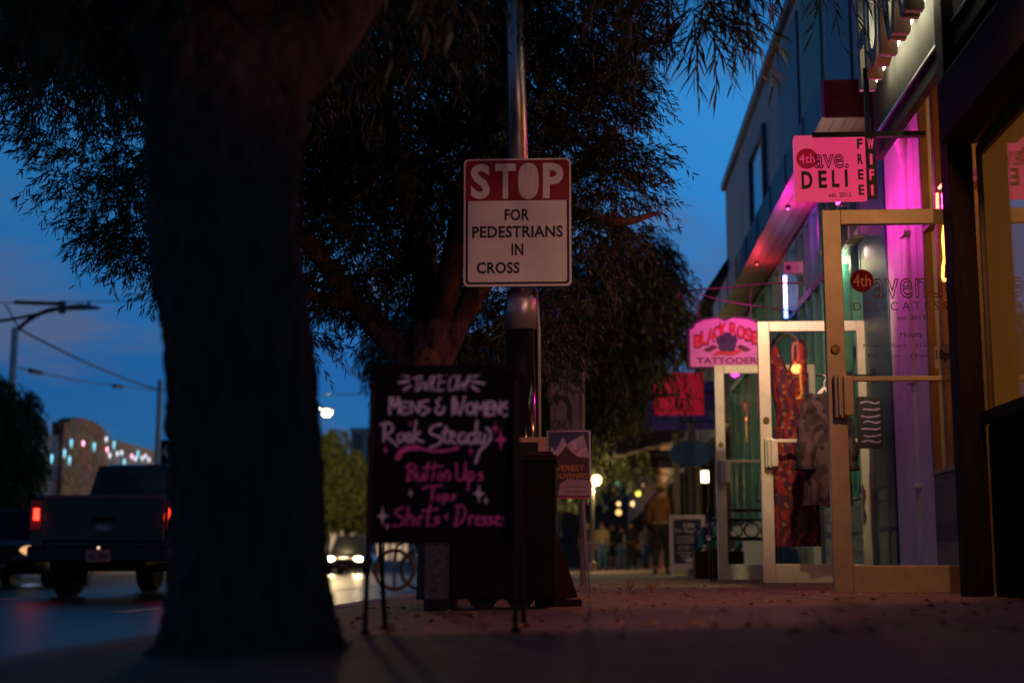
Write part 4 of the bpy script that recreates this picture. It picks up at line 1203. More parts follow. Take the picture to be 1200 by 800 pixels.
simple_shop("brown bookshop building with a scalloped awning", 33.3, 46, 2.35, 4.2, M("brown_wall", (.16, .09, .07), .85), [(3, 14, (1, .55, .2))])
simple_shop("low red brick shop building farther down the pavement", 46.3, 62, 2.35, 4.6, M("brick_red", (.18, .07, .05), .85, scale=4), [(4, 16, (1, .6, .25))])
simple_shop("pale shop building at the far end of the pavement", 62.3, 92, 2.5, 5.2, M("pale_wall", (.13, .11, .10), .85), [(6, 6, (1, .7, .35))])
# awning
p = P(722, 518, 36.0); p2 = P(792, 500, 36.0)
t = thing("shop_awning", "brown awning with a scalloped edge across the pavement", "awning", (p.x, 36, p.z))
aw = FX + .1 - p.x
awm = M("awning_cloth", (.22, .13, .12), .85, var=.3, scale=3, stretch=(5, .3, 1))
MB().prism([(0, .0), (aw, .45), (aw, .48), (0, .03)], 0, 6, axis='y').build("canvas", awm, t)
def val(u, v):
    return (aw * u, -.015, .03 + .43 * u - v * (.34 + .03 * abs(math.sin(u * 14))))
MB().grid(val, 60, 2).build("valance", awm, t, solid=.006)
MB().tube([(.03, .05, .02), (aw, .05, -.5)], .02, 6).tube([(.03, 5.9, .02), (aw, 5.9, -.5)], .02, 6).build("strut", black_paint, t)
a0, a1 = P(762, 548, 34.0), P(806, 527, 34.0)
t = thing("shop_sign", "small brown bookshop sign under the awning", "sign", (a0.x, 34.0, a0.z))
MB().box((0, 0, 0), (a1.x - a0.x, .05, a1.z - a0.z)).build("board", M("brown_sign", (.10, .035, .03), .6), t, bevel=.01)
bwid, bhei = a1.x - a0.x, a1.z - a0.z
cream = M("cream_letter", (.55, .42, .34), .6)
lettering(t, "Antigone", (.10, bwid * .95, bhei * .55, bhei * .9), -.001, cream)
lettering(t, "Books", (.2, bwid * .75, bhei * .12, bhei * .45), -.001, cream)
MB().tube([(.2, .02, bhei), (.2, .02, bhei + .5)], .012, 6).tube([(bwid - .2, .02, bhei), (bwid - .2, .02, bhei + .5)], .012, 6).build("hanger", black_paint, t)
# wall lantern by the bar and posts, planter tub and folding chair near the far door
p = P(826, 558, 27.0)
t = thing("wall_lantern", "lit glass lantern on the wall below the blue oval sign", "lamp", tuple(p))
MB().box((-.06, -.06, -.11), (.06, .06, .10)).build("glass_body", glow("lantern_glow", (1, .82, .4), 7), t, bevel=.01)
MB().prism([(-.09, .10), (.09, .10), (.03, .2), (-.03, .2)], -.07, .07).box((-.07, -.07, -.14), (.07, .07, -.112)).tube([(0, 0, .2), (0, 0, .26), (.2, 0, .26), (FX + .1 - p.x, 0, .2)], .012, 6).build("cap", black_paint, t)
lamp(t, (-.20, .0, -.05), (1, .7, .3), 45, .08)
for i, (px, Y, wd, hh, colr, lb) in enumerate(((812, 25.5, .10, 2.7, (.30, .22, .18), "pale porch post right of the man in the cap"), (795, 29.0, .13, 2.8, (.06, .04, .04), "dark porch post behind the man in the cap"))):
    g = G(px, Y)
    t = thing("porch_post", lb, "post", tuple(g))
    MB().box((-wd / 2, -wd / 2, .1), (wd / 2, wd / 2, hh)).build("shaft", M("post_%d" % i, colr, .7), t, bevel=.01)
    MB().box((-wd * .8, -wd * .8, 0), (wd * .8, wd * .8, .1)).build("base", concrete, t, bevel=.01)
g = G(838, 18.5)
t = thing("clothes_bin", "low bin heaped with dark and teal clothes beside the bar chalkboard", "bin", (g.x - .25, 18.5, gz(g.x)))
MB().box((0, 0, .0), (.62, .45, .35)).build("crate", dark_wood, t, bevel=.02)
def heap(u, v):
    a = 2 * math.pi * u
    return (.31 + .30 * (1 - v * v) * math.cos(a) * (1 + .12 * math.sin(4 * a + v * 5)), .22 + .22 * (1 - v * v) * math.sin(a), .36 + .42 * v + .03 * math.sin(7 * a + 9 * v))
MB().grid(heap, 40, 10).build("clothes", print_mat("heap_print", (.02, .03, .06), (.02, .20, .24), (.45, .36, .4), 7), t, smooth=True)
g = G(872, 15.1)
t = thing("iron_bench", "dark scrolled iron bench seen through the far open door", "bench", (g.x - .35, 14.9, gz(g.x)))
for z in (.42, .62, .72):
    MB().box((0, .38 if z > .5 else 0, z), (.75, .42 if z > .5 else .36, z + .03)).build("seat" if z < .5 else "back_rail", black_paint, t)
for x in (.03, .70):
    MB().tube([(x, .02, 0), (x, .04, .42)], .014, 6).build("leg", black_paint, t); MB().tube([(x, .45, 0), (x, .40, .45), (x, .41, .78)], .014, 6).build("leg", black_paint, t)
mb = MB()
for k in range(4):
    mb.ring((.12 + k * .17, .40, .53), .075, .009, n=20, m=6)
mb.build("back_scrolls", black_paint, t)
# globe street lamp
p = P(699, 562, 45.0)
t = thing("globe_lamp", "lit globe lamp on a slim post beyond the souvenir poster", "lamp", (p.x - .14, 45.0, 0.0))
MB().tube([(0, 0, 0), (0, 0, .3), (0, 0, .32), (0, 0, p.z + .3)], [.10, .10, .05, .045], 12).tube([(0, 0, p.z + .28), (.08, 0, p.z + .34), (.14, 0, p.z + .2)], .02, 8).build("post", M("pale_post", (.45, .42, .40), .6), t)
MB().ball((.14, 0, p.z), .15).build("globe", glow("globe_glow", (1, .72, .28), 7), t, smooth=True)
lamp(t, (.14, .15, p.z - .3), (1, .68, .3), 420, .15)

# ================================================================== PEOPLE
skin_m = M("skin", (.45, .27, .19), .55, var=.1)
def skinned(name, joints, edges, mat, parent, root, sub=2):
    names = list(joints)
    me = bpy.data.meshes.new(name)
    me.from_pydata([joints[k][0] for k in names], [(names.index(a), names.index(b)) for a, b in edges], [])
    me.materials.append(mat)
    o = bpy.data.objects.new(name, me)
    C.objects.link(o); o.parent = parent
    o.modifiers.new("skin", 'SKIN').use_smooth_shade = True
    lay = me.skin_vertices[0].data
    for i, k in enumerate(names):
        r_ = joints[k][1]
        lay[i].radius = r_ if isinstance(r_, tuple) else (r_, r_)
        lay[i].use_root = (k == root)
    s_ = o.modifiers.new("sub", 'SUBSURF'); s_.levels = s_.render_levels = sub
    return o

def person(label, loc, rz, shirt, legs, hair, h=1.74, step=.18, sleeves=True, shorts=False, cap=None, bag=None, long_hair=False, group=None, arm=0.0, shoe=(.02, .02, .02)):
    t = thing("person", label, "person", loc, rz, group)
    k = h / 1.75
    J, E = {}, []
    def j(n_, p, r_): J[n_] = (Vector(p) * k, (tuple(q * k for q in r_) if isinstance(r_, tuple) else r_ * k))
    j('pelvis', (0, 0, .95), (.15, .11)); j('waist', (0, 0, 1.10), (.135, .095)); j('chest', (0, .01, 1.32), (.165, .115)); j('collar', (0, 0, 1.45), (.10, .075))
    j('neck', (0, .0, 1.51), .052); j('jaw', (0, .025, 1.575), (.062, .075)); j('face', (0, .018, 1.645), (.073, .092)); j('crown', (0, .0, 1.71), (.062, .072))
    E += [('pelvis', 'waist'), ('waist', 'chest'), ('chest', 'collar'), ('collar', 'neck'), ('neck', 'jaw'), ('jaw', 'face'), ('face', 'crown')]
    for s_, n_ in ((-1, 'l'), (1, 'r')):
        f = s_ * step
        j('shoulder' + n_, (s_ * .175, 0, 1.42), .066); j('elbow' + n_, (s_ * .225, -.03 - f * .4, 1.13), .043)
        bend = arm if n_ == 'r' else 0
        j('wrist' + n_, (s_ * .225 - s_ * .08 * bend, .05 - f * .6 + .18 * bend, .89 + .22 * bend), .027); j('palm' + n_, (s_ * .22 - s_ * .1 * bend, .07 - f * .65 + .22 * bend, .82 + .24 * bend), (.022, .036))
        E += [('collar', 'shoulder' + n_), ('shoulder' + n_, 'elbow' + n_), ('elbow' + n_, 'wrist' + n_), ('wrist' + n_, 'palm' + n_)]
        pc = J['palm' + n_][0] / k
        for q in range(4):
            ln = (.07, .085, .08, .06)[q]
            a_ = pc + Vector((-s_ * .008, -.027 + .018 * q, -.045)); b_ = a_ + Vector((-s_ * .015, .008, -ln * .55)); c_ = b_ + Vector((-s_ * .028, .008, -ln * .4))
            j('k%d%s' % (q, n_), a_, .0095); j('m%d%s' % (q, n_), b_, .0085); j('t%d%s' % (q, n_), c_, .007)
            E += [('palm' + n_, 'k%d%s' % (q, n_)), ('k%d%s' % (q, n_), 'm%d%s' % (q, n_)), ('m%d%s' % (q, n_), 't%d%s' % (q, n_))]
        j('thumb1' + n_, pc + Vector((-s_ * .02, .035, .005)), .011); j('thumb2' + n_, pc + Vector((-s_ * .03, .055, -.03)), .009)
        E += [('palm' + n_, 'thumb1' + n_), ('thumb1' + n_, 'thumb2' + n_)]
        j('hip' + n_, (s_ * .09, 0, .90), .092); j('knee' + n_, (s_ * .10, .05 + f * .5, .50), .058); j('calf' + n_, (s_ * .10, -.015 + f * .75, .33), .054)
        j('ankle' + n_, (s_ * .10, -.03 + f, .09 + (.03 if f < 0 else 0)), .036); j('toe' + n_, (s_ * .115, .12 + f, .04), (.036, .026))
        E += [('pelvis', 'hip' + n_), ('hip' + n_, 'knee' + n_), ('knee' + n_, 'calf' + n_), ('calf' + n_, 'ankle' + n_), ('ankle' + n_, 'toe' + n_)]
    body = skinned("body", J, E, skin_m, t, 'pelvis')
    hd = J['face'][0]
    f = MB()
    for s_ in (-1, 1):
        f.ball((hd.x + s_ * .074 * k, hd.y - .01, hd.z - .01), (.012, .02, .03), 8, 6)
    f.ball((hd.x, hd.y + .098 * k, hd.z - .015), (.014, .018, .022), 8, 6)
    f.build("ears_and_nose", skin_m, body, smooth=True)
    e_ = MB()
    for s_ in (-1, 1):
        e_.ball((hd.x + s_ * .03 * k, hd.y + .086 * k, hd.z + .012), (.012, .008, .007), 8, 6)
    e_.ball((hd.x, hd.y + .085 * k, hd.z - .052), (.022, .008, .006), 8, 6)
    e_.build("eyes_and_mouth", M("dark_features", (.08, .03, .03), .5), body, smooth=True)
    def grown(keys, g):
        return {q: (J[q][0], tuple(r_ + g for r_ in J[q][1]) if isinstance(J[q][1], tuple) else J[q][1] + g) for q in keys}
    up = ['pelvis', 'waist', 'chest', 'collar', 'shoulderl', 'shoulderr'] + (['elbowl', 'elbowr'] + (['wristl', 'wristr'] if sleeves == 'long' else []) if sleeves else [])
    skinned("shirt", grown(up, .024 * k), [e for e in E if e[0] in up and e[1] in up], shirt, t, 'chest')
    dn = ['pelvis', 'hipl', 'hipr', 'kneel', 'kneer'] + ([] if shorts else ['calfl', 'calfr', 'anklel', 'ankler'])
    lo = grown(dn, .022 * k)
    skinned("trousers" if not shorts else "shorts", lo, [e for e in E if e[0] in dn and e[1] in dn], legs, t, 'pelvis')
    for n_ in 'lr':
        a_ = J['ankle' + n_][0]; b_ = J['toe' + n_][0]
        MB().ball(((a_.x + b_.x) / 2, (a_.y + b_.y) / 2, .045 * k), (.052 * k, .14 * k, .048 * k), 12, 8).build("shoe", M("shoe_%d" % int(shoe[0] * 100), shoe, .6), t, smooth=True)
    hm = MB()
    hm.ball((hd.x, hd.y - .022 * k, hd.z + .022 * k), (.090 * k, .105 * k, .10 * k), 18, 12)
    if long_hair:
        hm.tube([(0, -.06 * k, 1.70 * k), (0, -.105 * k, 1.60 * k), (0, -.125 * k, 1.45 * k), (0, -.12 * k, 1.30 * k)], [.06 * k, .09 * k, .085 * k, .04 * k], 12)
    hm.build("hair", hair, t, smooth=True)
    if cap:
        c_ = MB()
        c_.tube([(0, hd.y - .012, 1.665 * k), (0, hd.y - .012, 1.70 * k), (0, hd.y - .012, 1.75 * k), (0, hd.y - .012, 1.78 * k), (0, hd.y - .012, 1.79 * k)], [.108 * k, .108 * k, .095 * k, .06 * k, .01], 20)
        c_.prism([(math.cos(q) * .095 * k, hd.y + .05 * k + math.sin(q) * .15 * k) for q in np.linspace(0, math.pi, 12)], 1.675 * k, 1.687 * k, axis='z')
        c_.build("cap", cap, t, smooth=True)
    if bag:
        b_ = MB().box((.20, -.05, .92), (.28, .22, 1.25)).build("bag", bag, t, bevel=.03)
        MB().tube([(.24, .02, 1.24), (.19, .02, 1.48), (.05, -.06, 1.50)], .012, 6).build("strap", bag, b_)
    return t
def cloth(nm, c): return M(nm, c, .9, var=.3, scale=12)
jeans, navy, blk = cloth("jeans", (.08, .18, .36)), cloth("navy_cloth", (.02, .03, .07)), cloth("black_cloth", (.015, .014, .016))
brownsh, tanc, grey_c, ltblue = cloth("brown_shirt", (.22, .09, .035)), cloth("tan_cloth", (.42, .31, .19)), cloth("grey_cloth", (.22, .21, .24)), cloth("pale_blue_cloth", (.26, .38, .56))
darkhair, brnhair = M("dark_hair", (.02, .014, .01), .6), M("brown_hair", (.09, .05, .03), .6)
g = G(775, 29.5)
person("person in a tan cap and brown shirt walking away beside the bar chalkboard", tuple(g), R(-8), brownsh, cloth("dark_trousers", (.03, .02, .02)), brnhair, 1.80, .14, 'long', cap=cloth("cap_cloth", (.50, .38, .20)))
walkers = [
    (688, 50, 180, "person in dark clothes at the left edge of the crowd behind the poster stand", blk, navy, darkhair, {}),
    (706, 52, 175, "person in a tan top and blue jeans walking at the front of the crowd", tanc, jeans, brnhair, dict(long_hair=True)),
    (719, 56, 185, "person in a black top with bare legs beside the one in jeans", blk, cloth("black_shorts", (.02, .02, .02)), brnhair, dict(shorts=True, sleeves=False, long_hair=True)),
    (729, 54, 0, "person in a dark coat and blue jeans walking away in mid crowd", blk, jeans, darkhair, dict(sleeves='long')),
    (740, 53, 178, "person in black carrying a pale blue bag at the right of the crowd", blk, blk, darkhair, dict(bag=ltblue, sleeves='long')),
    (697, 62, 190, "person in a pale blue shirt farther back in the crowd", ltblue, navy, darkhair, {}),
    (713, 68, 175, "person in grey farther back between the two women", grey_c, blk, darkhair, {}),
    (758, 60, 180, "person in grey and jeans at the far right of the crowd by the posts", grey_c, jeans, darkhair, {}),
    (749, 70, 170, "person in brown shirt far behind the pale blue bag", brownsh, navy, brnhair, {}),
]
for px, Y, a_, lb, sh_, lg, hr, kw_ in walkers:
    g = G(px, Y)
    person(lb, tuple(g), R(a_), sh_, lg, hr, 1.66 + .1 * ((px * 7) % 3) / 2, .16, group="people walking down the far pavement", **kw_)

# ================================================================== BICYCLES
def bicycle(label, loc, rz, framec, rimc, tyre=rubber):
    t = thing("bicycle", label, "bicycle", loc, rz, "bicycles parked by the kerb")
    for x in (0, 1.04):
        w = MB().ring((x, 0, .345), .325, .022, n=48, m=8).build("wheel", tyre, t, smooth=True)
        m_ = MB().ring((x, 0, .345), .298, .013, n=48, m=6); m_.build("rim", rimc, w, smooth=True)
        s_ = MB()
        for k in range(18):
            q = 2 * math.pi * k / 18
            s_.tube([(x, .02 * (-1) ** k, .345), (x + .295 * math.cos(q), 0, .345 + .295 * math.sin(q))], .003, 4, cap=False)
        s_.tube([(x, -.05, .345), (x, .05, .345)], .022, 10)
        s_.build("spokes", steel, w)
    f = MB()
    bb, st, hd, hd2 = (.43, 0, .29), (.30, 0, .82), (.83, 0, .86), (.86, 0, .74)
    f.tube([bb, st], .016).tube([st, hd], .016).tube([bb, hd2], .019).tube([hd, hd2], .02)
    for y in (-.045, .045):
        f.tube([(0, y, .345), (bb[0], y * .5, bb[2])], .009, 6).tube([(0, y, .345), (st[0] + .02, y * .3, st[2] - .06)], .008, 6)
        f.tube([hd2, (.90, y, .62), (1.04, y, .345)], .010, 6)
    f.build("frame", framec, t, smooth=True)
    MB().tube([st, (.275, 0, .95)], .013).build("seat_post", steel, t)
    MB().prism([(.10, -.08), (.14, -.085), (.40, -.02), (.42, 0), (.40, .02), (.14, .085), (.10, .08)], .945, .985, axis='z').build("saddle", rubber, t, bevel=.012)
    MB().tube(smooth_line([(.80, -.30, 1.0), (.80, -.15, 1.02), (.815, 0, .99), (.80, .15, 1.02), (.80, .30, 1.0)]), .012, 8).tube([hd, (.815, 0, .99)], .013).build("handlebar", steel, t)
    MB().ring((.43, -.06, .29), .09, .008, n=30, m=6).tube([(.43, -.08, .29), (.52, -.085, .15)], .009, 6).tube([(.43, .08, .29), (.34, .085, .43)], .009, 6).box((.47, -.16, .14), (.57, -.085, .16)).box((.29, .085, .42), (.39, .16, .44)).build("crank", steel, t)
    return t
g = G(462, 24.0, -.218)
bicycle("bicycle with orange rims standing just past the kerb", tuple(g), 0, M("bike_silver", (.55, .55, .58), .3, metal=.4, coat=.6), M("orange_rim", (.55, .12, .03), .35), M("rust_tyre", (.42, .10, .035), .6))
g = G(492, 24.8, -.218)
bicycle("silver bicycle half hidden behind the one with orange rims", tuple(g), R(12), M("bike_blue", (.15, .2, .3), .3, coat=.6), steel)
g = G(448, 24.3, -.218)
t = thing("bike_rack", "grey hooped metal rack holding the two bicycles", "bike rack", (g.x + .2, 24.35, -.218))
MB().tube(smooth_line([(0, 0, 0), (0, 0, .6), (.1, 0, .8), (.3, 0, .85), (.5, 0, .8), (.6, 0, .6), (.6, 0, 0)]), .024, 10).build("hoop", steel, t, smooth=True)
MB().box((-.06, -.06, 0), (.06, .06, .012)).box((.54, -.06, 0), (.66, .06, .012)).build("base_plate", steel, t)

# ================================================================== VEHICLES
car_glass = M("car_glass", (.010, .014, .022), .06, var=.2, spec=.9)
def wheel(t, x, y, r, w=.22, rimc=None):
    s_ = 1 if x > 0 else -1
    o = MB().tube([(x - s_ * w, y, r), (x - s_ * w * .9, y, r), (x - s_ * .02, y, r), (x, y, r)], [r * .92, r, r, r * .90], 28).build("wheel", rubber, t, smooth=False)
    MB().tube([(x - s_ * .03, y, r), (x + s_ * .006, y, r), (x + s_ * .003, y, r)], [r * .62, r * .60, r * .2], 20).build("rim", rimc or steel, o)
    return o
def loft(sections, n=24, e=.42):
    """sections along y: (y, half width, z low, z high, half width at the top) -> rounded hull"""
    b = MB(); vs = []
    for (y, hw, zl, zh, ht) in sections:
        for k in range(n):
            a = 2 * math.pi * k / n + math.pi / n
            cx_ = math.copysign(abs(math.cos(a)) ** e, math.cos(a)); sz_ = math.copysign(abs(math.sin(a)) ** e, math.sin(a))
            v = (sz_ + 1) / 2
            vs.append((cx_ * (hw + (ht - hw) * v), y, zl + (zh - zl) * v))
    fs = []
    for i in range(len(sections) - 1):
        for k in range(n):
            fs.append((i * n + k, i * n + (k + 1) % n, (i + 1) * n + (k + 1) % n, (i + 1) * n + k))
    fs += [tuple(range(n - 1, -1, -1)), tuple((len(sections) - 1) * n + k for k in range(n))]
    return b.add(vs, fs)

# ---- pickup seen from behind
g = G(119, 18.6, -.217)
PK = thing("pickup_truck", "black pickup truck seen from behind with its tail lights on", "pickup truck", tuple(g))
ppaint = M("black_car_paint", (.010, .013, .022), .22, var=.15, scale=3, coat=1.0)
hw = .98
bed = MB()
bed.prism([(-hw, .52), (-hw, .98), (-hw + .06, 1.30), (-hw + .10, 1.33), (-hw + .16, 1.33), (-hw + .18, .80), (-hw + .16, .55)], .05, 2.0)
bed.prism([(hw, .52), (hw - .16, .55), (hw - .18, .80), (hw - .16, 1.33), (hw - .10, 1.33), (hw - .06, 1.30), (hw, .98)], .05, 2.0)
bed.box((-hw + .17, .08, .66), (hw - .17, 1.98, .72))
bed.build("bed", ppaint, PK, bevel=.015)
tg = MB().box((-hw + .17, .0, .72), (hw - .17, .075, 1.32)).build("tailgate", ppaint, PK, bevel=.02)
MB().box((-hw + .20, -.012, 1.285), (hw - .20, .03, 1.325)).build("top_trim", M("trim_grey", (.10, .11, .14), .3), tg, bevel=.008)
MB().box((-.16, -.018, .98), (.16, .002, 1.04)).build("handle", black_paint, tg, bevel=.01)
MB().prism([(.115 * math.cos(q), .90 + .045 * math.sin(q)) for q in np.linspace(0, 2 * math.pi, 32, endpoint=False)], -.016, .001).build("emblem", M("badge", (.30, .33, .42), .3, metal=.6), tg, bevel=.004)
lamp_red = glow("tail_red", (1, .035, .015), 5.5)
for s_ in (-1, 1):
    o = MB().box((s_ * hw - .0 if s_ < 0 else hw - .155, -.005, .86), (s_ * hw + .155 if s_ < 0 else hw, .06, 1.27)).build("tail_light", M("tail_housing", (.12, .005, .005), .2, coat=.8), PK, bevel=.02)
    MB().box((s_ * (hw - .085) - .036, -.012, 1.0), (s_ * (hw - .085) + .036, -.002, 1.15)).build("lit_lens", lamp_red, o, bevel=.01)
    lamp(o, (s_ * (hw - .08), -.12, 1.04), (1, .05, .02), 1.0, .05)
bp = MB().box((-hw + .03, -.16, .46), (hw - .03, .04, .66)).build("bumper", M("dark_chrome", (.05, .055, .07), .18, metal=.7), PK, bevel=.03)
pt = MB().box((-.16, -.168, .455), (.16, -.15, .615)).build("licence_plate", M("plate_tan", (.42, .28, .26), .5, var=.35, scale=16), PK, bevel=.006)
lettering(pt, "AZ 7PK6", (-.13, .13, .49, .575), -.1685, M("plate_ink", (.05, .03, .06), .5), bold=.02, depth=.001)
MB().tube([(0, -.162, .64), (0, -.15, .64)], .02, 10).build("plate_lamp", glow("plate_lamp_glow", (1, .6, .4), 1.2), bp)
cab = loft([(2.02, .93, .62, 1.30, .93), (2.05, .95, .60, 1.36, .93), (4.3, .96, .58, 1.36, .94), (5.7, .95, .55, 1.20, .86), (5.85, .86, .58, 1.05, .78)], 28, .3).build("body", ppaint, PK, smooth=True)
top = MB()
def sec(y, wb, wt, zb_, zt_): return [(-wb, y, zb_), (wb, y, zb_), (wt, y, zt_), (-wt, y, zt_)]
vs = sec(2.03, .90, .76, 1.32, 1.80) ; vs2 = sec(2.30, .90, .74, 1.32, 1.88); vs3 = sec(3.6, .90, .73, 1.32, 1.88); vs4 = sec(4.5, .90, .70, 1.32, 1.50)
top.add(vs + vs2 + vs3 + vs4, [(0, 3, 2, 1)] + [(a * 4 + i, a * 4 + (i + 1) % 4, a * 4 + 4 + (i + 1) % 4, a * 4 + 4 + i)[::-1] for a in range(3) for i in range(4)] + [(12, 13, 14, 15)])
top.build("cab", ppaint, PK, bevel=.04)
def rg(u, v): 
    w_ = .86 - .13 * v
    return (w_ * (2 * u - 1) * .93, 2.03 - .012 + .0 * u, 1.37 + .36 * v)
MB().grid(rg, 6, 3).build("rear_window", car_glass, PK, solid=.006)
MB().box((-.15, 2.2, 1.80), (.15, 2.26, 1.87)).build("high_brake_light", M("tail_housing", (.12, .005, .005)), PK)
for s_ in (-1, 1):
    m_ = MB().box((s_ * .96 if s_ > 0 else -1.14, 4.0, 1.30), (1.14 if s_ > 0 else -.96, 4.10, 1.52)).build("mirror", black_paint, PK, bevel=.02)
for x in (-hw + .04, hw - .04):
    wheel(PK, x, 1.05, .39, .27); wheel(PK, x, 4.75, .39, .27)
MB().tube([(-.5, .25, .40), (.5, .25, .40)], .06, 10).tube([(-.75, 1.05, .39), (.75, 1.05, .39)], .06, 10).box((-.4, .3, .42), (.4, 4.5, .56)).build("chassis", black_paint, PK)

def car(label, loc, rz, paint, lights='head', dims=(4.5, .90, 1.48), glowing=True, lampc=(1, .80, .5), power=40, group=None, eyes=9):
    """front looks towards -y of the thing"""
    L, w, h = dims
    t = thing("car", label, "car", loc, rz, group)
    loft([(0, w * .82, .34, .66, w * .78), (.12, w * .92, .26, .78, w * .86), (.9, w, .24, .92, w * .92), (2.3, w, .24, .96, w * .93), (L - .7, w, .26, .98, w * .92), (L - .1, w * .93, .32, .92, w * .86), (L, w * .84, .42, .84, w * .80)], 28, .34).build("body", paint, t, smooth=True)
    q = MB()
    A = [(1.15, w * .88, .93), (1.95, w * .70, h), (L - 1.35, w * .70, h), (L - .35, w * .86, .96)]
    vs = []
    for y, hw_, z in A: vs += [(-hw_, y, z), (hw_, y, z)]
    q.add(vs + [(-w * .9, 1.15, .86), (w * .9, 1.15, .86), (-w * .9, L - .35, .86), (w * .9, L - .35, .86)],
          [(0, 1, 3, 2), (2, 3, 5, 4), (4, 5, 7, 6), (0, 2, 4, 6), (1, 7, 5, 3), (8, 9, 1, 0), (6, 7, 11, 10), (8, 0, 6, 10), (9, 11, 7, 1)])
    q.build("windows", car_glass, t, bevel=.03)
    MB().box((-w * .69, 1.98, h - .02), (w * .69, L - 1.38, h + .025)).build("roof", paint, t, bevel=.02)
    pl = MB()
    for s_ in (-1, 1):
        pl.tube([(s_ * w * .88, 1.14, .92), (s_ * w * .71, 1.95, h + .005)], .035, 6); pl.tube([(s_ * w * .71, L - 1.36, h + .005), (s_ * w * .86, L - .36, .95)], .05, 6); pl.tube([(s_ * w * .9, 2.5, .93), (s_ * w * .71, 2.5, h + .005)], .035, 6)
    pl.build("pillars", paint, t)
    for s_ in (-1, 1):
        o = MB().ball((s_ * w * .66, .06, .68), (.19, .09, .10), 16, 10).build("headlight", glow("headlight_%d" % eyes, lampc, eyes) if glowing else M("lamp_glass", (.4, .4, .4), .1), t, smooth=True)
        if glowing and power:
            lamp(o, (s_ * w * .66, -.12, .68), lampc, power, .08, 'SPOT', aim=(0, -1, -.10), spot=R(75), blend=.7)
        MB().box((s_ * w * .80 - .1, L - .06, .66), (s_ * w * .80 + .1, L + .005, .84)).build("tail_light", M("tail_housing", (.12, .005, .005)), t, bevel=.02)
        MB().box((s_ * (w + .12) - .07, 1.5, .94), (s_ * (w + .12) + .07, 1.58, 1.08)).build("mirror", paint, t, bevel=.02)
    MB().box((-w * .38, .0, .46), (w * .38, .06, .64)).build("grille", black_paint, t, bevel=.015)
    MB().box((-.17, -.035, .36), (.17, .04, .45)).build("licence_plate", M("plate_tan", (.42, .28, .26)), t)
    for x in (-w + .02, w - .02):
        wheel(t, x, .85, .32, .2); wheel(t, x, L - .85, .32, .2)
    return t
grey_paint = M("grey_car_paint", (.05, .055, .07), .25, coat=1.0)
red_paint = M("maroon_car_paint", (.10, .015, .012), .25, coat=1.0)
g = G(403, 63.0, -.217)
car("grey car coming up the road with its headlights on", tuple(g), 0, grey_paint, dims=(4.7, .93, 1.72), power=420, eyes=34, lampc=(1, .74, .38))
g = G(14, 27.2, -.217)
car("dark red car at the left edge beside the pickup", (g.x, 26.4, -.217), R(6), red_paint, glowing=True, power=0, eyes=1, lampc=(1, .5, .2), dims=(4.4, .90, 1.50))
g = G(352, 92.0, -.217)
car("distant car with lit headlights behind the grey one", tuple(g), 0, grey_paint, power=0, eyes=9)

# ================================================================== LEFT SIDE OF THE STREET
BX = -16.0
stone = M("rubble_stone", (.74, .36, .21), .9, var=.3, scale=3, bump=.4)
n, l = stone.node_tree.nodes, stone.node_tree.links
vv = n.new("ShaderNodeTexVoronoi"); vv.feature = 'DISTANCE_TO_EDGE'; vv.inputs['Scale'].default_value = 2.6
v2 = n.new("ShaderNodeTexVoronoi"); v2.inputs['Scale'].default_value = 2.6
tt = [q for q in n if q.type == 'TEX_COORD'][0]
l.new(tt.outputs['Object'], vv.inputs['Vector']); l.new(tt.outputs['Object'], v2.inputs['Vector'])
rp = n.new("ShaderNodeValToRGB"); rp.color_ramp.elements[0].position = .02; rp.color_ramp.elements[1].position = .07
rp.color_ramp.elements[0].color = (.35, .35, .35, 1)
l.new(vv.outputs['Distance'], rp.inputs['Fac'])
b = n["Principled BSDF"]; src = b.inputs['Base Color'].links[0].from_socket
mx = n.new("ShaderNodeMix"); mx.data_type = 'RGBA'; mx.blend_type = 'MULTIPLY'; mx.inputs[0].default_value = 1
hs = n.new("ShaderNodeMix"); hs.data_type = 'RGBA'; hs.blend_type = 'MULTIPLY'; hs.inputs[0].default_value = .5
l.new(src, hs.inputs[6]); l.new(v2.outputs['Color'], hs.inputs[7]); l.new(hs.outputs[2], mx.inputs[6]); l.new(rp.outputs['Color'], mx.inputs[7]); l.new(mx.outputs[2], b.inputs['Base Color'])
ya, yb = PX(69, 560, BX).y, PX(123, 560, BX).y
zsh = PX(123, 514, BX).z
SB = thing("stone_building", "low building with a round topped stone front hung with blue lights", "building", (BX, 36, -.07))
pale = M("pale_stucco", (.34, .33, .34), .85, var=.2, scale=2)
MB().box((-10, 0, 0), (-.05, 22, zsh - .2)).build("wall", pale, SB)
MB().box((-.3, yb - 36, zsh - .2), (.0, 22.05, zsh + .12)).build("parapet", M("tan_parapet", (.34, .23, .17), .85, var=.3, scale=6), SB)
ymid, rad = (ya + yb) / 2 - 36, (PX(116, 510, BX).y - PX(72, 510, BX).y) / 2
ztop = PX(94, 489, BX).z
poly = [(ya - 36, 0), (yb - 36, 0), (yb - 36, zsh + .25), (ymid + rad, zsh + .25)]
poly += [(ymid + rad * math.cos(q), zsh + .25 + (ztop - zsh - .18) * math.sin(q)) for q in np.linspace(0.05, math.pi - .05, 22)]
poly += [(ymid - rad, zsh + .25), (ya - 36, zsh + .25)]
MB().prism(poly, -.3, .08, axis='x').build("stone_front", stone, SB, bevel=.03)
for y in (9.9,):
    f = MB().box((.081, y - .6, .9), (.13, y + .6, 2.2)).build("window", M("white_frame", (.5, .47, .45), .6), SB)
    MB().box((.131, y - .5, 1.0), (.14, y + .5, 2.1)).build("pane", car_glass, f)
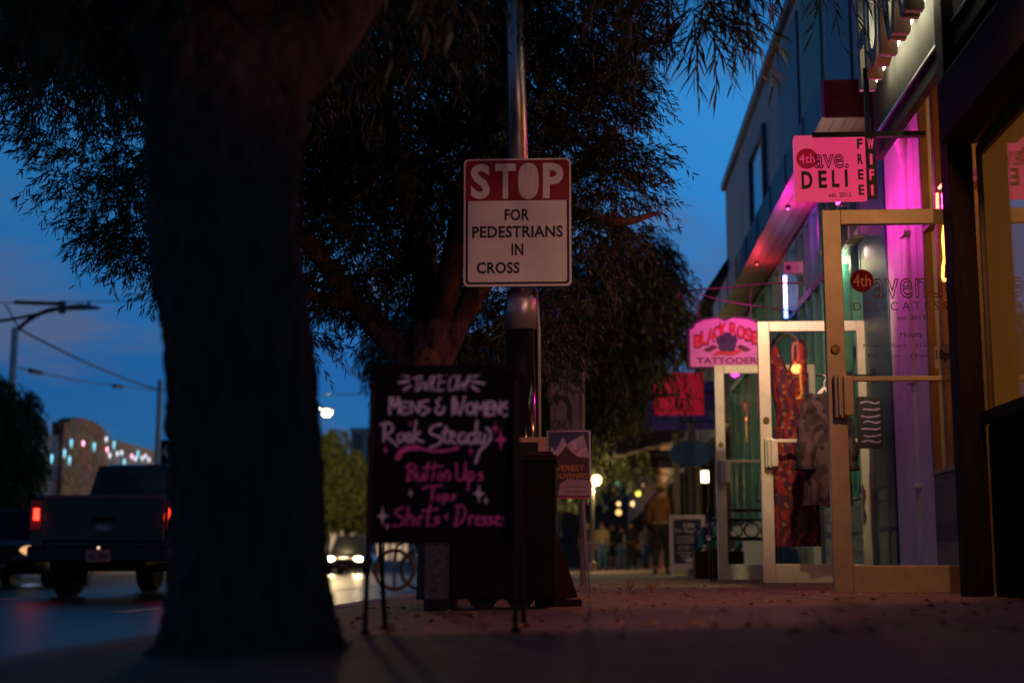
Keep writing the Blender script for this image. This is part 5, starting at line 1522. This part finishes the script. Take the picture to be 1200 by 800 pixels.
for k in range(5):
    y = 13.2 + k * 1.8
    f = MB().box((-.049, y, .7), (.0, y + 1.3, 2.6)).build("window", black_paint, SB)
    MB().box((.001, y + .08, .8), (.01, y + 1.22, 2.5)).build("pane", glow("dim_shop_pane", (.5, .35, .2), .10), f)
t = thing("string_lights", "blue white icicle lights hung along the stone front and parapet", "string lights", (BX + .12, 36, 0))
blue = glow("icicle_blue", (.25, .75, 1.0), 2.2); wht = glow("icicle_white", (.8, .85, 1), 2.4); pnk = glow("icicle_pink", (1, .45, .7), 4)
spots = [(83, 517, 'b'), (97, 519, 'p'), (110, 521, 'b'), (75, 529, 'b'), (81, 537, 'b'), (60, 535, 'b'), (124, 514, 'w'), (125, 526, 'p'), (133, 519, 'b'), (128, 533, 'w'), (137, 531, 'w'), (142, 530, 'w'), (145, 540, 'b'), (154, 534, 'p'), (161, 530, 'b'), (158, 537, 'w'), (166, 536, 'w'), (170, 534, 'w'), (174, 538, 'w')]
wire = []
for px, py, c_ in spots:
    p = PX(px, py, BX + .12)
    q = (0.02, p.y - 36, p.z)
    L_ = .2 if c_ == 'b' else .10
    MB().tube([(q[0], q[1], q[2] + .06), (q[0], q[1], q[2] - L_ * .4), (q[0], q[1], q[2] - L_)], [.026, .02, .008], 8).build("bulb", {'b': blue, 'w': wht, 'p': pnk}[c_], t, smooth=True)
    wire.append(q)
wire.sort(key=lambda q: q[1])
MB().tube([(q[0] - .02, q[1], q[2] + .14) for q in wire], .008, 5).build("cord", black_paint, t)
p = PX(30, 622, -14.9)
t = thing("neon_sign", "blue and red lit shop sign showing low behind the dark red car", "neon sign", (-14.9, p.y, p.z))
mb = MB()
for k in range(4):
    y = -.55 + k * .36
    mb.tube([(0, y, -.1 - .05 * k), (0, y + .1, .28 - .05 * k), (0, y + .2, -.05 - .06 * k)], .035, 8)
mb.build("blue_tube", glow("cool_neon", (.15, .55, 1), 7), t, smooth=True)
MB().tube([(0, .25, -.32), (0, .75, -.42)], .05, 8).build("red_tube", glow("cherry_neon", (1, .08, .10), 6), t, smooth=True)
MB().box((-.12, -.75, -.6), (-.05, .95, .45)).build("backing", black_paint, t)
MB().box((-.11, -.05, -p.z - .07), (-.06, .05, -.6)).build("post", black_paint, t)

def overhead_pole(px, X, pytop, label, arms):
    Y = X * FPX / (px - 690) * 1.0
    top = P(px, pytop, Y); g = Vector((top.x, Y, 0))
    t = thing("tram_pole", label, "pole", (g.x, Y, -.07))
    H = top.z + .07
    MB().tube([(0, 0, 0), (0, 0, .4), (0, 0, .42), (0, 0, H)], [.17, .17, .12, .085], 14).build("shaft", M("pale_pole", (.82, .82, .86), .6, metal=.0), t, smooth=True)
    if arms:
        q = lambda a, b: tuple(P(a, b, Y) - Vector((g.x, Y, -.07)))
        am = M("arm_steel", (.10, .11, .13), .5, metal=.5)
        MB().tube(smooth_line([q(18, 388), q(35, 374), q(55, 364), q(73, 361)]), .055, 8).tube([q(-30, 378), q(8, 375), q(45, 368), q(73, 361)], .04, 8).build("bracket_arm", am, t)
        MB().tube([q(17, 354), q(40, 355), q(75, 356)], .05, 8).tube([q(73, 353), q(73, 367)], .09, 10).tube([q(6, 357), q(7, 358), q(22, 384)], .02, 6).build("crossbar", am, t)
        MB().tube([q(75, 361), q(95, 359.5), q(117, 361)], [.06, .085, .035], 10).tube([q(104, 359), q(104, 354)], .04, 8).build("lamp_head", M("lamp_head", (.22, .23, .26), .4), t)
    return t, top, Y
_, ptop1, Yp1 = overhead_pole(18, -13.6, 384, "pale tram pole with bracket arms above the dark tree", True)
_, ptop2, Yp2 = overhead_pole(188, -13.6, 445, "plain pale tram pole left of the thick trunk", False)
def cable(label, a, b, sag, r=.018, extra=None):
    t = thing("overhead_wire", label, "wire", tuple(a))
    v = Vector(b) - Vector(a)
    pts = [(v.x * s_, v.y * s_, v.z * s_ - sag * 4 * s_ * (1 - s_)) for s_ in np.linspace(0, 1, 14)]
    MB().tube(pts, r, 6).build("wire", black_paint, t)
    if extra:
        for e_ in extra:
            c_ = Vector(pts[e_]); d_ = Vector(pts[e_ + 1])
            MB().tube([c_, c_ + (d_ - c_) * .8], .06, 8).build("insulator", black_paint, t)
cable("thick overhead wire sloping from the bracket pole to the plain pole", P(22, 385, Yp1), P(186, 457, Yp2), .12, .028)
cable("thin overhead wire with insulators below the thick one", P(18, 430, Yp1), P(188, 457, Yp2), .1, .016, extra=(1, 8))
cable("overhead wire running level from the bracket arm into the leaves", P(-40, 355, Yp1 - 4), P(230, 350, Yp1 + 6), .02, .014)
cable("overhead wire slanting down right of the thick trunk", P(340, 375, 46), P(455, 465, 60), .1, .024)
cable("level overhead wire right of the thick trunk", P(188, 457, Yp2), P(520, 456, 70), .2, .022)
# black street sign by the second pole
p = P(194, 530, Yp2)
t = thing("street_sign", "small black sign with a white mark beside the plain pole", "sign", (p.x, Yp2, p.z))
MB().box((-.2, 0, -.42), (.35, .05, .42)).build("board", black_paint, t, bevel=.01)
mb = MB(); brush(mb, [([(.05, .22), (-.08, -.02), (.12, -.02)], 1), ([(.06, .08), (.06, -.2)], 1)], lambda q, y: (q[0], y, q[1]), -.002, .05)
mb.build("mark", white_paint, t)
MB().box((-.35, .02, .05), (-.2, .03, .1)).build("bracket", black_paint, t)
# far buildings
def far_block(label, x, y, w, d, h, mat, lit=0):
    t = thing("office_block", label, "building", (x, y, -.07))
    MB().box((0, 0, 0), (w, d, h)).build("wall", mat, t)
    k = int(w / 1.5); r_ = int(h / 3.2)
    for i in range(k):
        for j in range(r_):
            MB().box((.3 + i * w / k, -.06, 1.2 + j * h / r_), (.3 + i * w / k + w / k * .55, -.001, 1.2 + j * h / r_ + h / r_ * .6)).build("window", car_glass, t)
    MB().box((-.1, -.1, h), (w + .1, d, h + .4)).build("coping", mat, t)
whitew = M("white_render", (.55, .56, .58), .8, var=.1)
p = P(411, 505, 150)
far_block("pale distant block with dark windows over the lit green tree", p.x, 150, 8, 10, P(411, 505, 150).z, whitew)
far_block("dark tall block closing the far end of the pavement behind the crowd", -2.6, 116, 12, 10, 10.5, M("dusk_wall", (.05, .04, .04), .9))
p = P(330, 560, 175)
far_block("dark distant block behind the thick trunk", p.x - 14, 175, 15, 10, 9, tan_wall)
t2 = [("brown shop row beyond the stone front building", 60, 26, 4.0, M("brown_wall", (.16, .09, .07))), ("pale shop row far down the left of the road", 88, 40, 5.2, pale)]
for lb, y, L_, h_, m_ in t2:
    t = thing("shop_row", lb, "building", (BX, y, -.07))
    MB().box((-9, 0, 0), (0, L_, h_)).build("wall", m_, t)
    MB().box((-9.1, -.1, h_), (.15, L_ + .1, h_ + .25)).build("coping", pale, t)
    for k in range(int(L_ / 4)):
        f = MB().box((.0, 1 + k * 4, .6), (.04, 3.8 + k * 4, 2.6)).build("window", black_paint, t)
        MB().box((.041, 1.1 + k * 4, .7), (.05, 3.7 + k * 4, 2.5)).build("pane", glow("lit_pane", (.9, .55, .25), .5), f)

def street_lamp(label, px, py, Y, h_off, power, col, r=.16, glow_s=10, side=1):
    p = P(px, py, Y)
    t = thing("street_lamp", label, "street lamp", (p.x - side * 1.2, Y, -.07), group=None)
    z = p.z + .07
    MB().tube([(0, 0, 0), (0, 0, z + .1)], [.09, .06], 10).tube([(0, 0, z), (side * .5, 0, z + .22), (side * 1.2, 0, z + .14)], .04, 8).build("post", M("pale_pole", (.30, .30, .33)), t, smooth=True)
    MB().tube([(side * 1.0, 0, z + .12), (side * 1.5, 0, z + .10)], [.12, .10], 10).build("head", M("lamp_head", (.22, .23, .26)), t)
    MB().ball((side * 1.22, 0, z), (r * 1.6, r * 1.2, r), 14, 10).build("lens", glow("street_glow_%d" % glow_s, col, glow_s), t, smooth=True)
    if power: lamp(t, (side * 1.22, -.1, z - .3), col, power, .2)
    return t
street_lamp("lit street lamp high over the road right of the thick trunk", 382, 483, 64, 0, 2200, (1, .68, .32), glow_s=12)
street_lamp("lower lit street lamp by the distant traffic lights", 424, 596, 84, 0, 300, (1, .62, .22), r=.22, glow_s=8, side=-1)
street_lamp("distant orange street lamp beside the traffic lights", 416, 597, 92, 0, 0, (1, .55, .18), r=.18, glow_s=8, side=-1)
p = P(424, 569, 95)
t = thing("traffic_light", "traffic light showing red above the distant road", "traffic light", (p.x, 95, -.07))
MB().tube([(0, .1, 0), (0, .1, p.z + .6)], .07, 8).build("post", black_paint, t)
MB().box((-.22, -.1, p.z - .9), (.22, .09, p.z + .4)).build("housing", black_paint, t, bevel=.03)
MB().tube([(0, -.12, p.z + .07), (0, -.10, p.z + .07)], .17, 16).build("red_lens", glow("signal_red", (1, .08, .02), 9), t)
MB().tube([(0, -.105, p.z - .6), (0, -.10, p.z - .6)], .15, 16).tube([(0, -.105, p.z - .25), (0, -.10, p.z - .25)], .15, 16).build("dark_lens", M("dark_lens", (.03, .04, .03), .2), t)
# small far lamps between the people and the poster
for i, (px, py, Y, c_, r_) in enumerate(((725, 590, 75, (1, .6, .2), .10), (725, 600, 88, (1, .5, .14), .16), (748, 578, 70, (1, .9, .1), .12), (742, 590, 80, (1, .6, .25), .14), (756, 568, 66, (1, .6, .2), .11), (722, 566, 95, (.2, .8, .5), .14))):
    p = P(px, py, Y)
    t = thing("porch_lamp", ["small amber porch lamp above the middle of the crowd", "lower amber porch lamp above the crowd", "yellow porch lamp beyond the crowd's right side", "warm porch lamp over the person with the pale blue bag", "topmost warm porch lamp right of the crowd", "faint green lamp above the crowd"][i], "lamp", tuple(p))
    MB().ball((0, 0, 0), r_, 12, 8).build("globe", glow("porch_glow_%d" % i, c_, 2.5), t, smooth=True)
    MB().tube([(0, 0, 0), (0, 0, r_ + .3), (FX - p.x + .2 if p.x > -.2 else .3, 0, r_ + .35)], .012, 6).build("arm", black_paint, t)

# ================================================================== TREES
def leaf_mat(name, c):
    m = bpy.data.materials.new(name); m.use_nodes = True
    n, l = m.node_tree.nodes, m.node_tree.links
    b = n["Principled BSDF"]; b.inputs['Roughness'].default_value = .55
    g = n.new("ShaderNodeNewGeometry"); r = n.new("ShaderNodeValToRGB")
    r.color_ramp.elements[0].color = (*[q * .45 for q in c], 1); r.color_ramp.elements[1].color = (*[min(1, q * 1.5) for q in c], 1)
    l.new(g.outputs['Random Per Island'], r.inputs['Fac']); l.new(r.outputs['Color'], b.inputs['Base Color'])
    t = n.new("ShaderNodeBsdfTranslucent"); l.new(r.outputs['Color'], t.inputs['Color'])
    x = n.new("ShaderNodeMixShader"); x.inputs[0].default_value = .25
    l.new(b.outputs[0], x.inputs[1]); l.new(t.outputs[0], x.inputs[2]); l.new(x.outputs[0], n["Material Output"].inputs[0])
    return m
leafA = leaf_mat("willow_leaf", (.042, .055, .020))
leafB = leaf_mat("olive_leaf", (.06, .075, .03))
leafG = leaf_mat("fresh_leaf", (.10, .13, .03))
bark = M("bark", (.105, .050, .038), .9, var=.9, scale=20, bump=1.0, stretch=(1, 1, .28))

def foliage(name, parent, origin, centers, radii, n_twigs, leaves, L, Wd, mat, droop=.55, twig=.42, seed=1, gap=.35):
    """drooping twigs of narrow leaves through a set of clump volumes"""
    g = np.random.default_rng(seed)
    centers = np.array(centers); radii = np.array(radii)
    vol = radii.prod(1) ** .75
    idx = g.choice(len(centers), n_twigs, p=vol / vol.sum())
    d = g.normal(size=(n_twigs, 3)); d /= np.linalg.norm(d, axis=1, keepdims=True)
    rad = g.uniform(0, 1, n_twigs) ** .45
    pos = centers[idx] + d * radii[idx] * rad[:, None]
    # uneven density: sub-clumps
    ph = g.uniform(0, 6.28, (6, 1)); kv = g.normal(size=(6, 3)) * 3.1 / np.median(radii)
    f = np.sin(pos @ kv.T + ph.T).sum(1) + .6 * np.sin(pos @ (kv.T * 2.3) + ph.T * 2).sum(1)
    keep = f > np.quantile(f, gap)
    pos, d = pos[keep], d[keep]
    N = len(pos)
    out = d.copy(); out[:, 2] *= .3
    out += g.normal(size=(N, 3)) * .35
    out /= np.linalg.norm(out, axis=1, keepdims=True)
    tl = twig * g.uniform(.6, 1.3, N)
    s = (np.arange(leaves) + .5) / leaves
    S_ = s[None, :, None]
    T_ = tl[:, None, None]
    base = pos[:, None, :] + out[:, None, :] * T_ * S_ * (1 - .45 * droop * S_) - np.array([0, 0, 1.0]) * T_ * droop * (S_ ** 1.6)
    tang = out[:, None, :] * (1 - .9 * droop * S_) - np.array([0, 0, 1.0]) * droop * 1.6 * (S_ ** .6)
    tang /= np.linalg.norm(tang, axis=2, keepdims=True)
    side = np.cross(tang, g.normal(size=(N, leaves, 3))); side /= np.linalg.norm(side, axis=2, keepdims=True) + 1e-9
    ld = tang * .75 + side * g.uniform(.35, .8, (N, leaves, 1)) - np.array([0, 0, .35 * droop])
    ld /= np.linalg.norm(ld, axis=2, keepdims=True)
    base = base.reshape(-1, 3); ld = ld.reshape(-1, 3)
    K = len(base)
    wv = np.cross(ld, g.normal(size=(K, 3))); wv /= np.linalg.norm(wv, axis=1, keepdims=True) + 1e-9
    ll = L * g.uniform(.6, 1.25, (K, 1)); ww = Wd * g.uniform(.7, 1.2, (K, 1)) / 2
    sagv = np.array([0, 0, -1.0]) * ll
    v = np.empty((K, 6, 3))
    v[:, 0] = base
    m1 = base + ld * ll * .32 + sagv * .01; m2 = base + ld * ll * .68 + sagv * .06
    v[:, 1] = m1 + wv * ww; v[:, 2] = m1 - wv * ww
    v[:, 3] = m2 + wv * ww * .8; v[:, 4] = m2 - wv * ww * .8
    v[:, 5] = base + ld * ll + sagv * .16
    v = v.reshape(-1, 3) - np.array(origin)
    o6 = np.arange(K)[:, None] * 6
    loops = np.concatenate([o6 + np.array([[0, 2, 1]]), o6 + np.array([[1, 2, 4, 3]]), o6 + np.array([[3, 4, 5]])], axis=1).ravel()
    tot = np.tile([3, 4, 3], K)
    me = bpy.data.meshes.new(name)
    me.vertices.add(len(v)); me.vertices.foreach_set('co', v.astype(np.float32).ravel())
    me.loops.add(len(loops)); me.loops.foreach_set('vertex_index', loops.astype(np.int32))
    me.polygons.add(len(tot)); me.polygons.foreach_set('loop_start', np.concatenate([[0], np.cumsum(tot)[:-1]]).astype(np.int32))
    me.polygons.foreach_set('use_smooth', np.ones(len(tot), bool))
    me.update(calc_edges=True)
    me.materials.append(mat)
    o = bpy.data.objects.new(name, me); C.objects.link(o); o.parent = parent
    # the twigs themselves
    tw = MB()
    for i in g.choice(N, min(N, 500), replace=False):
        b0 = base.reshape(N, leaves, 3)[i]
        tw.tube([tuple(q - np.array(origin)) for q in (pos[i], b0[leaves // 2], b0[-1])], [.004, .003, .0015], 4, cap=False)
    tw.build("twigs", bark, o)
    return o

def trunk_mesh(path, radii, rough=.06, n=56, seed=0, fine=4):
    pts = smooth_line(path, fine * 3); rr = np.interp(np.linspace(0, 1, len(pts)), np.linspace(0, 1, len(radii)), radii)
    g = np.random.default_rng(seed); ph = g.uniform(0, 6.28, 8)
    vs, fs = [], []
    for i, p in enumerate(pts):
        for k in range(n):
            a = 2 * math.pi * k / n
            s_ = 1 + rough * (.5 * math.sin(3 * a + ph[0] + i * .05) + .5 * math.sin(5 * a + ph[1] - i * .11) + .45 * math.sin(11 * a + ph[2] + i * .3) * math.sin(i * .35 + ph[3]) + .35 * math.sin(19 * a + ph[4] - i * .5) + .3 * g.normal() * .5)
            vs.append((p[0] + rr[i] * s_ * math.cos(a), p[1] + rr[i] * s_ * math.sin(a), p[2]))
    for i in range(len(pts) - 1):
        for k in range(n):
            fs.append((i * n + k, i * n + (k + 1) % n, (i + 1) * n + (k + 1) % n, (i + 1) * n + k))
    return MB().add(vs, fs + [tuple((len(pts) - 1) * n + k for k in range(n))])

# ---- the thick trunk close to the camera
YA = 3.8
def A(px, py): return P(px, py, YA)
o_ = A(288, 752); o_.z = gz(o_.x) - .03
TA = thing("street_tree", "thick rough barked tree trunk close by at the kerb", "tree", tuple(o_))
prof = [(288, 765, 118), (288, 745, 104), (291, 700, 95), (293, 640, 87), (291, 560, 85), (286, 480, 86), (280, 400, 87), (272, 330, 88), (265, 260, 88), (262, 200, 91), (259, 150, 96), (257, 100, 100), (255, 60, 96)]
path = [tuple(A(a, b) - o_) for a, b, c in prof]
rads = [c / FPX * YA for a, b, c in prof]
trunkA = trunk_mesh(path, rads, .075, 96, 3).build("trunk", bark, TA, smooth=True)
for pts, r0 in (([(240, 90), (165, -20), (50, -180), (-80, -330)], .15), ([(290, 100), (355, 20), (430, -120), (540, -300)], .15), ([(255, 90), (250, -60), (280, -250), (270, -450)], .17)):
    q = [tuple(A(*p) + Vector((0, k * .15, 0)) - o_) for k, p in enumerate(pts)]
    MB().tube(smooth_line(q, 6), list(np.linspace(r0, r0 * .4, len(smooth_line(q, 6)))), 20).build("limb", bark, TA, smooth=True)
cA = [((60, -260), 3.4, (.9, .8, .5)), ((280, -420), 3.6, (1.2, .9, .6)), ((540, -330), 3.9, (.9, .8, .5)), ((-120, -200), 4.2, (.7, .7, .5)), ((760, -280), 4.6, (.8, .7, .5)), ((150, -110), 4.6, (.45, .5, .25)), ((420, -100), 4.6, (.5, .5, .25)), ((120, 20), 7.2, (.6, .5, .4)), ((60, -20), 7.2, (.4, .5, .4)), ((250, 20), 6.5, (.8, .5, .4)), ((420, 10), 7.0, (.6, .5, .35))]
foliage("crown", TA, o_, [tuple(P(*c, y)) for c, y, r_ in cA], [r_ for c, y, r_ in cA], 6500, 14, .09, .012, leafA, seed=4, gap=.22, twig=.3)
# a spray that hangs into the right of the picture
cS = [((822, 25), 6.4, (.17, .20, .13)), ((795, -30), 6.4, (.3, .3, .2)), ((850, -20), 6.5, (.10, .2, .17))]
TS_ = foliage("hanging_spray", TA, o_, [tuple(P(*c, y)) for c, y, r_ in cS], [r_ for c, y, r_ in cS], 120, 12, .115, .011, leafA, seed=9, gap=.12, twig=.34)
cS = [((980, -30), 8.3, (.26, .14, .18)), ((930, -60), 8.3, (.3, .14, .18))]
foliage("hanging_spray", TA, o_, [tuple(P(*c, y)) for c, y, r_ in cS], [r_ for c, y, r_ in cS], 26, 12, .115, .011, leafA, seed=10, gap=.1, twig=.34)
MB().tube(smooth_line([tuple(P(*c, y) - o_) for c, y in (((420, -120), 4.2), ((600, -150), 5.2), ((760, -110), 6.1), ((850, -40), 6.4))]), .018, 8).build("limb", bark, TA, smooth=True)

# ---- the willowy tree behind the stop sign
YB = 9.7
o_ = G(533, YB)
TB = thing("street_tree", "willow leaved tree with a wide drooping crown around the stop sign", "tree", tuple(o_))
def B(px, py, Y=YB): return tuple(P(px, py, Y) - o_)
MB().tube(smooth_line([(0, 0, -.05), B(530, 600), B(520, 500), B(500, 430)]), list(np.linspace(.26, .15, 19)), 20).build("trunk", bark, TB, smooth=True)
for pts, r0 in (([(500, 440), (470, 415), (420, 360), (330, 250), (200, 150)], .11), ([(502, 440), (500, 330), (470, 200), (420, 40)], .12), ([(505, 440), (560, 340), (640, 240), (720, 150)], .10), ([(505, 430), (540, 260), (580, 100), (600, -80)], .10), ([(420, 360), (300, 330), (200, 300)], .05), ([(640, 240), (720, 260), (770, 250)], .05)):
    q = [B(*p, YB + .25 * math.sin(i * 2.1 + r0 * 40)) for i, p in enumerate(pts)]
    sq = smooth_line(q, 6)
    MB().tube(sq, list(np.linspace(r0, r0 * .3, len(sq))), 12).build("limb", bark, TB, smooth=True)
cB = [((100, 55), 9.2, .62), ((50, 120), 9.4, .36), ((40, 20), 9.2, .5), ((110, 190), 9.4, .40), ((160, 255), 9.5, .42), ((205, 300), 9.6, .36), ((130, 290), 9.5, .20), ((230, 180), 9.8, .6), ((300, 60), 9.6, .8), ((170, -60), 9.4, .8),
      ((430, 90), 9.8, .75), ((520, 40), 9.6, .7), ((400, 200), 9.9, .55), ((420, 300), 10.0, .50), ((395, 350), 10.0, .28), ((470, 350), 10.2, .42), ((500, 220), 9.9, .65), ((560, 320), 10.2, .55), ((540, 400), 10.4, .38),
      ((640, 70), 9.6, .75), ((675, 20), 9.4, .55), ((665, 170), 9.7, .55), ((715, 230), 9.7, .38), ((675, 285), 9.9, .42), ((735, 175), 9.6, .24), ((725, 110), 9.6, .22), ((640, 380), 10.2, .35), ((650, 440), 12.5, .20), ((632, 420), 12.0, .25), ((715, 60), 9.4, .30), ((370, 130), 10.2, .6), ((350, 230), 10.4, .5), ((450, 160), 10.3, .6), ((420, 250), 10.5, .55), ((560, 200), 10.5, .6), ((610, 130), 10.3, .6), ((450, -120), 9.6, 1.0), ((650, -120), 9.6, .9), ((350, 400), 10.0, .20)]
foliage("crown", TB, o_, [tuple(P(*c, y)) for c, y, r_ in cB], [(r_, r_ * 1.15, r_ * .85) for c, y, r_ in cB], 25000, 14, .064, .0105, leafA, seed=21, gap=.24, twig=.24, droop=.28)

# ---- darker trees down the pavement
def row_tree(label, px, Y, base_h, clumps, n, L, Wd, mat, seed, z=None, r0=.14, gap=.3, bk=None, twig=.5, leaves=12, droop=.7):
    o_ = G(px, Y, z)
    t = thing("street_tree", label, "tree", tuple(o_))
    q0 = Vector(P(*clumps[0][0], Y)) - o_
    MB().tube(smooth_line([(0, 0, -.05), (.03, 0, base_h * .5), (q0.x * .25, q0.y * .25, base_h), tuple(q0)]), list(np.linspace(r0, r0 * .5, 19)), 14).build("trunk", bk or bark, t, smooth=True)
    m_ = MB()
    for c, dy, r_ in clumps[1:]:
        e_ = Vector(P(*c, Y + dy)) - o_
        st = Vector((q0.x * .25, q0.y * .25, base_h))
        m_.tube(smooth_line([tuple(st), tuple(st.lerp(e_, .5) + Vector((0, 0, .15))), tuple(e_)]), list(np.linspace(r0 * .5, r0 * .12, 13)), 8)
    if len(clumps) > 1: m_.build("limbs", bk or bark, t, smooth=True)
    foliage("crown", t, o_, [tuple(P(*c, Y + dy)) for c, dy, r_ in clumps], [(r_, r_ * 1.1, r_ * .9) for c, dy, r_ in clumps], n, leaves, L, Wd, mat, seed=seed, gap=gap, twig=twig, droop=droop)
row_tree("dark leafy tree behind the red banner and the stop sign", 618, 19.0, 2.0, [((720, 340), 0, .9), ((745, 300), .3, .45), ((760, 360), 0, .55), ((700, 420), .2, .8), ((650, 400), 0, .7), ((700, 470), .2, .42), ((790, 405), -.2, .20), ((640, 470), .3, .5), ((798, 462), -.2, .11)], 5200, .10, .022, leafB, 31)
row_tree("dark tree between the chalkboard and the road", 560, 27.0, 2.2, [((500, 420), 0, .9), ((455, 412), 0, .40), ((480, 380), 0, .5), ((540, 440), 0, .9), ((520, 500), 0, .7)], 2200, .13, .03, leafB, 33)
row_tree("dark shady tree over the far pavement behind the crowd", 640, 48.0, 2.5, [((690, 500), 0, 1.6), ((730, 470), 0, 1.5), ((740, 530), 1, 1.0), ((650, 540), 0, 1.4), ((700, 430), 0, 1.5)], 3000, .2, .06, leafB, 35, twig=.8)
row_tree("dark round tree at the left edge before the stone building", 20, 33.0, 1.9, [((0, 505), 0, .85), ((18, 472), 0, .45), ((0, 550), 0, .8), ((28, 535), 0, .40), ((-30, 470), 0, .9), ((18, 585), 0, .45), ((36, 490), 0, .2)], 3600, .13, .035, leafB, 37, z=-.07, r0=.13, gap=.15, bk=M("whitewashed_bark", (.45, .42, .42), .9))
row_tree("yellow green tree lit by the street lamp beside the road", 405, 74.0, 2.4, [((400, 555), 0, 1.1), ((385, 522), 0, .7), ((396, 508), 0, .35), ((415, 585), 0, 1.2), ((380, 590), 0, 1.2), ((422, 548), 0, .45), ((428, 598), 0, .8), ((370, 560), 0, 1.2), ((408, 535), 0, .5), ((350, 545), 0, 1.4)], 3200, .22, .085, leafG, 39, z=-.07, r0=.2, gap=.12, twig=.8)

# ---- litter of dry leaves and small weeds in the paving joints
v, f = [], []
lm_ = MB()
for i in range(950):
    x, y = random.uniform(-1.1, 2.2), 4 + 15 * random.random() ** 1.6
    a = random.uniform(0, 6.28); L_ = random.uniform(.02, .06); w_ = L_ * .3
    z = gz(x) + .004
    lm_.add([(x, y, z), (x + L_ * .5 * math.cos(a) - w_ * math.sin(a), y + L_ * .5 * math.sin(a) + w_ * math.cos(a), z + random.uniform(.003, .014)), (x + L_ * math.cos(a), y + L_ * math.sin(a), z + random.uniform(0, .015)), (x + L_ * .5 * math.cos(a) + w_ * math.sin(a), y + L_ * .5 * math.sin(a) - w_ * math.cos(a), z + .003)], [(0, 1, 2, 3)])
struct(lm_.build("fallen_leaves", M("dry_leaf", (.46, .26, .08), .7, var=.5, scale=9)), 'stuff')
for i, px in enumerate((738, 763)):
    g = G(px, 10.6 if i else 11.2)
    t = thing("weed", ["small dry weed growing from a paving joint left of the far door", "small dry weed a step right of the other one"][i], "weed", tuple(g))
    w_ = MB()
    for k in range(14):
        a = random.uniform(0, 6.28); h_ = random.uniform(.03, .075); s_ = random.uniform(.01, .05)
        w_.add([(-.002, 0, 0), (.002, 0, 0), (s_ * math.cos(a) + .004, s_ * math.sin(a), h_), (s_ * math.cos(a) * 1.5, s_ * math.sin(a) * 1.5, h_ * 1.15), (s_ * math.cos(a) - .006, s_ * math.sin(a), h_)], [(0, 1, 2, 3, 4)])
    w_.build("blades", M("dry_weed", (.40, .25, .06), .8), t)
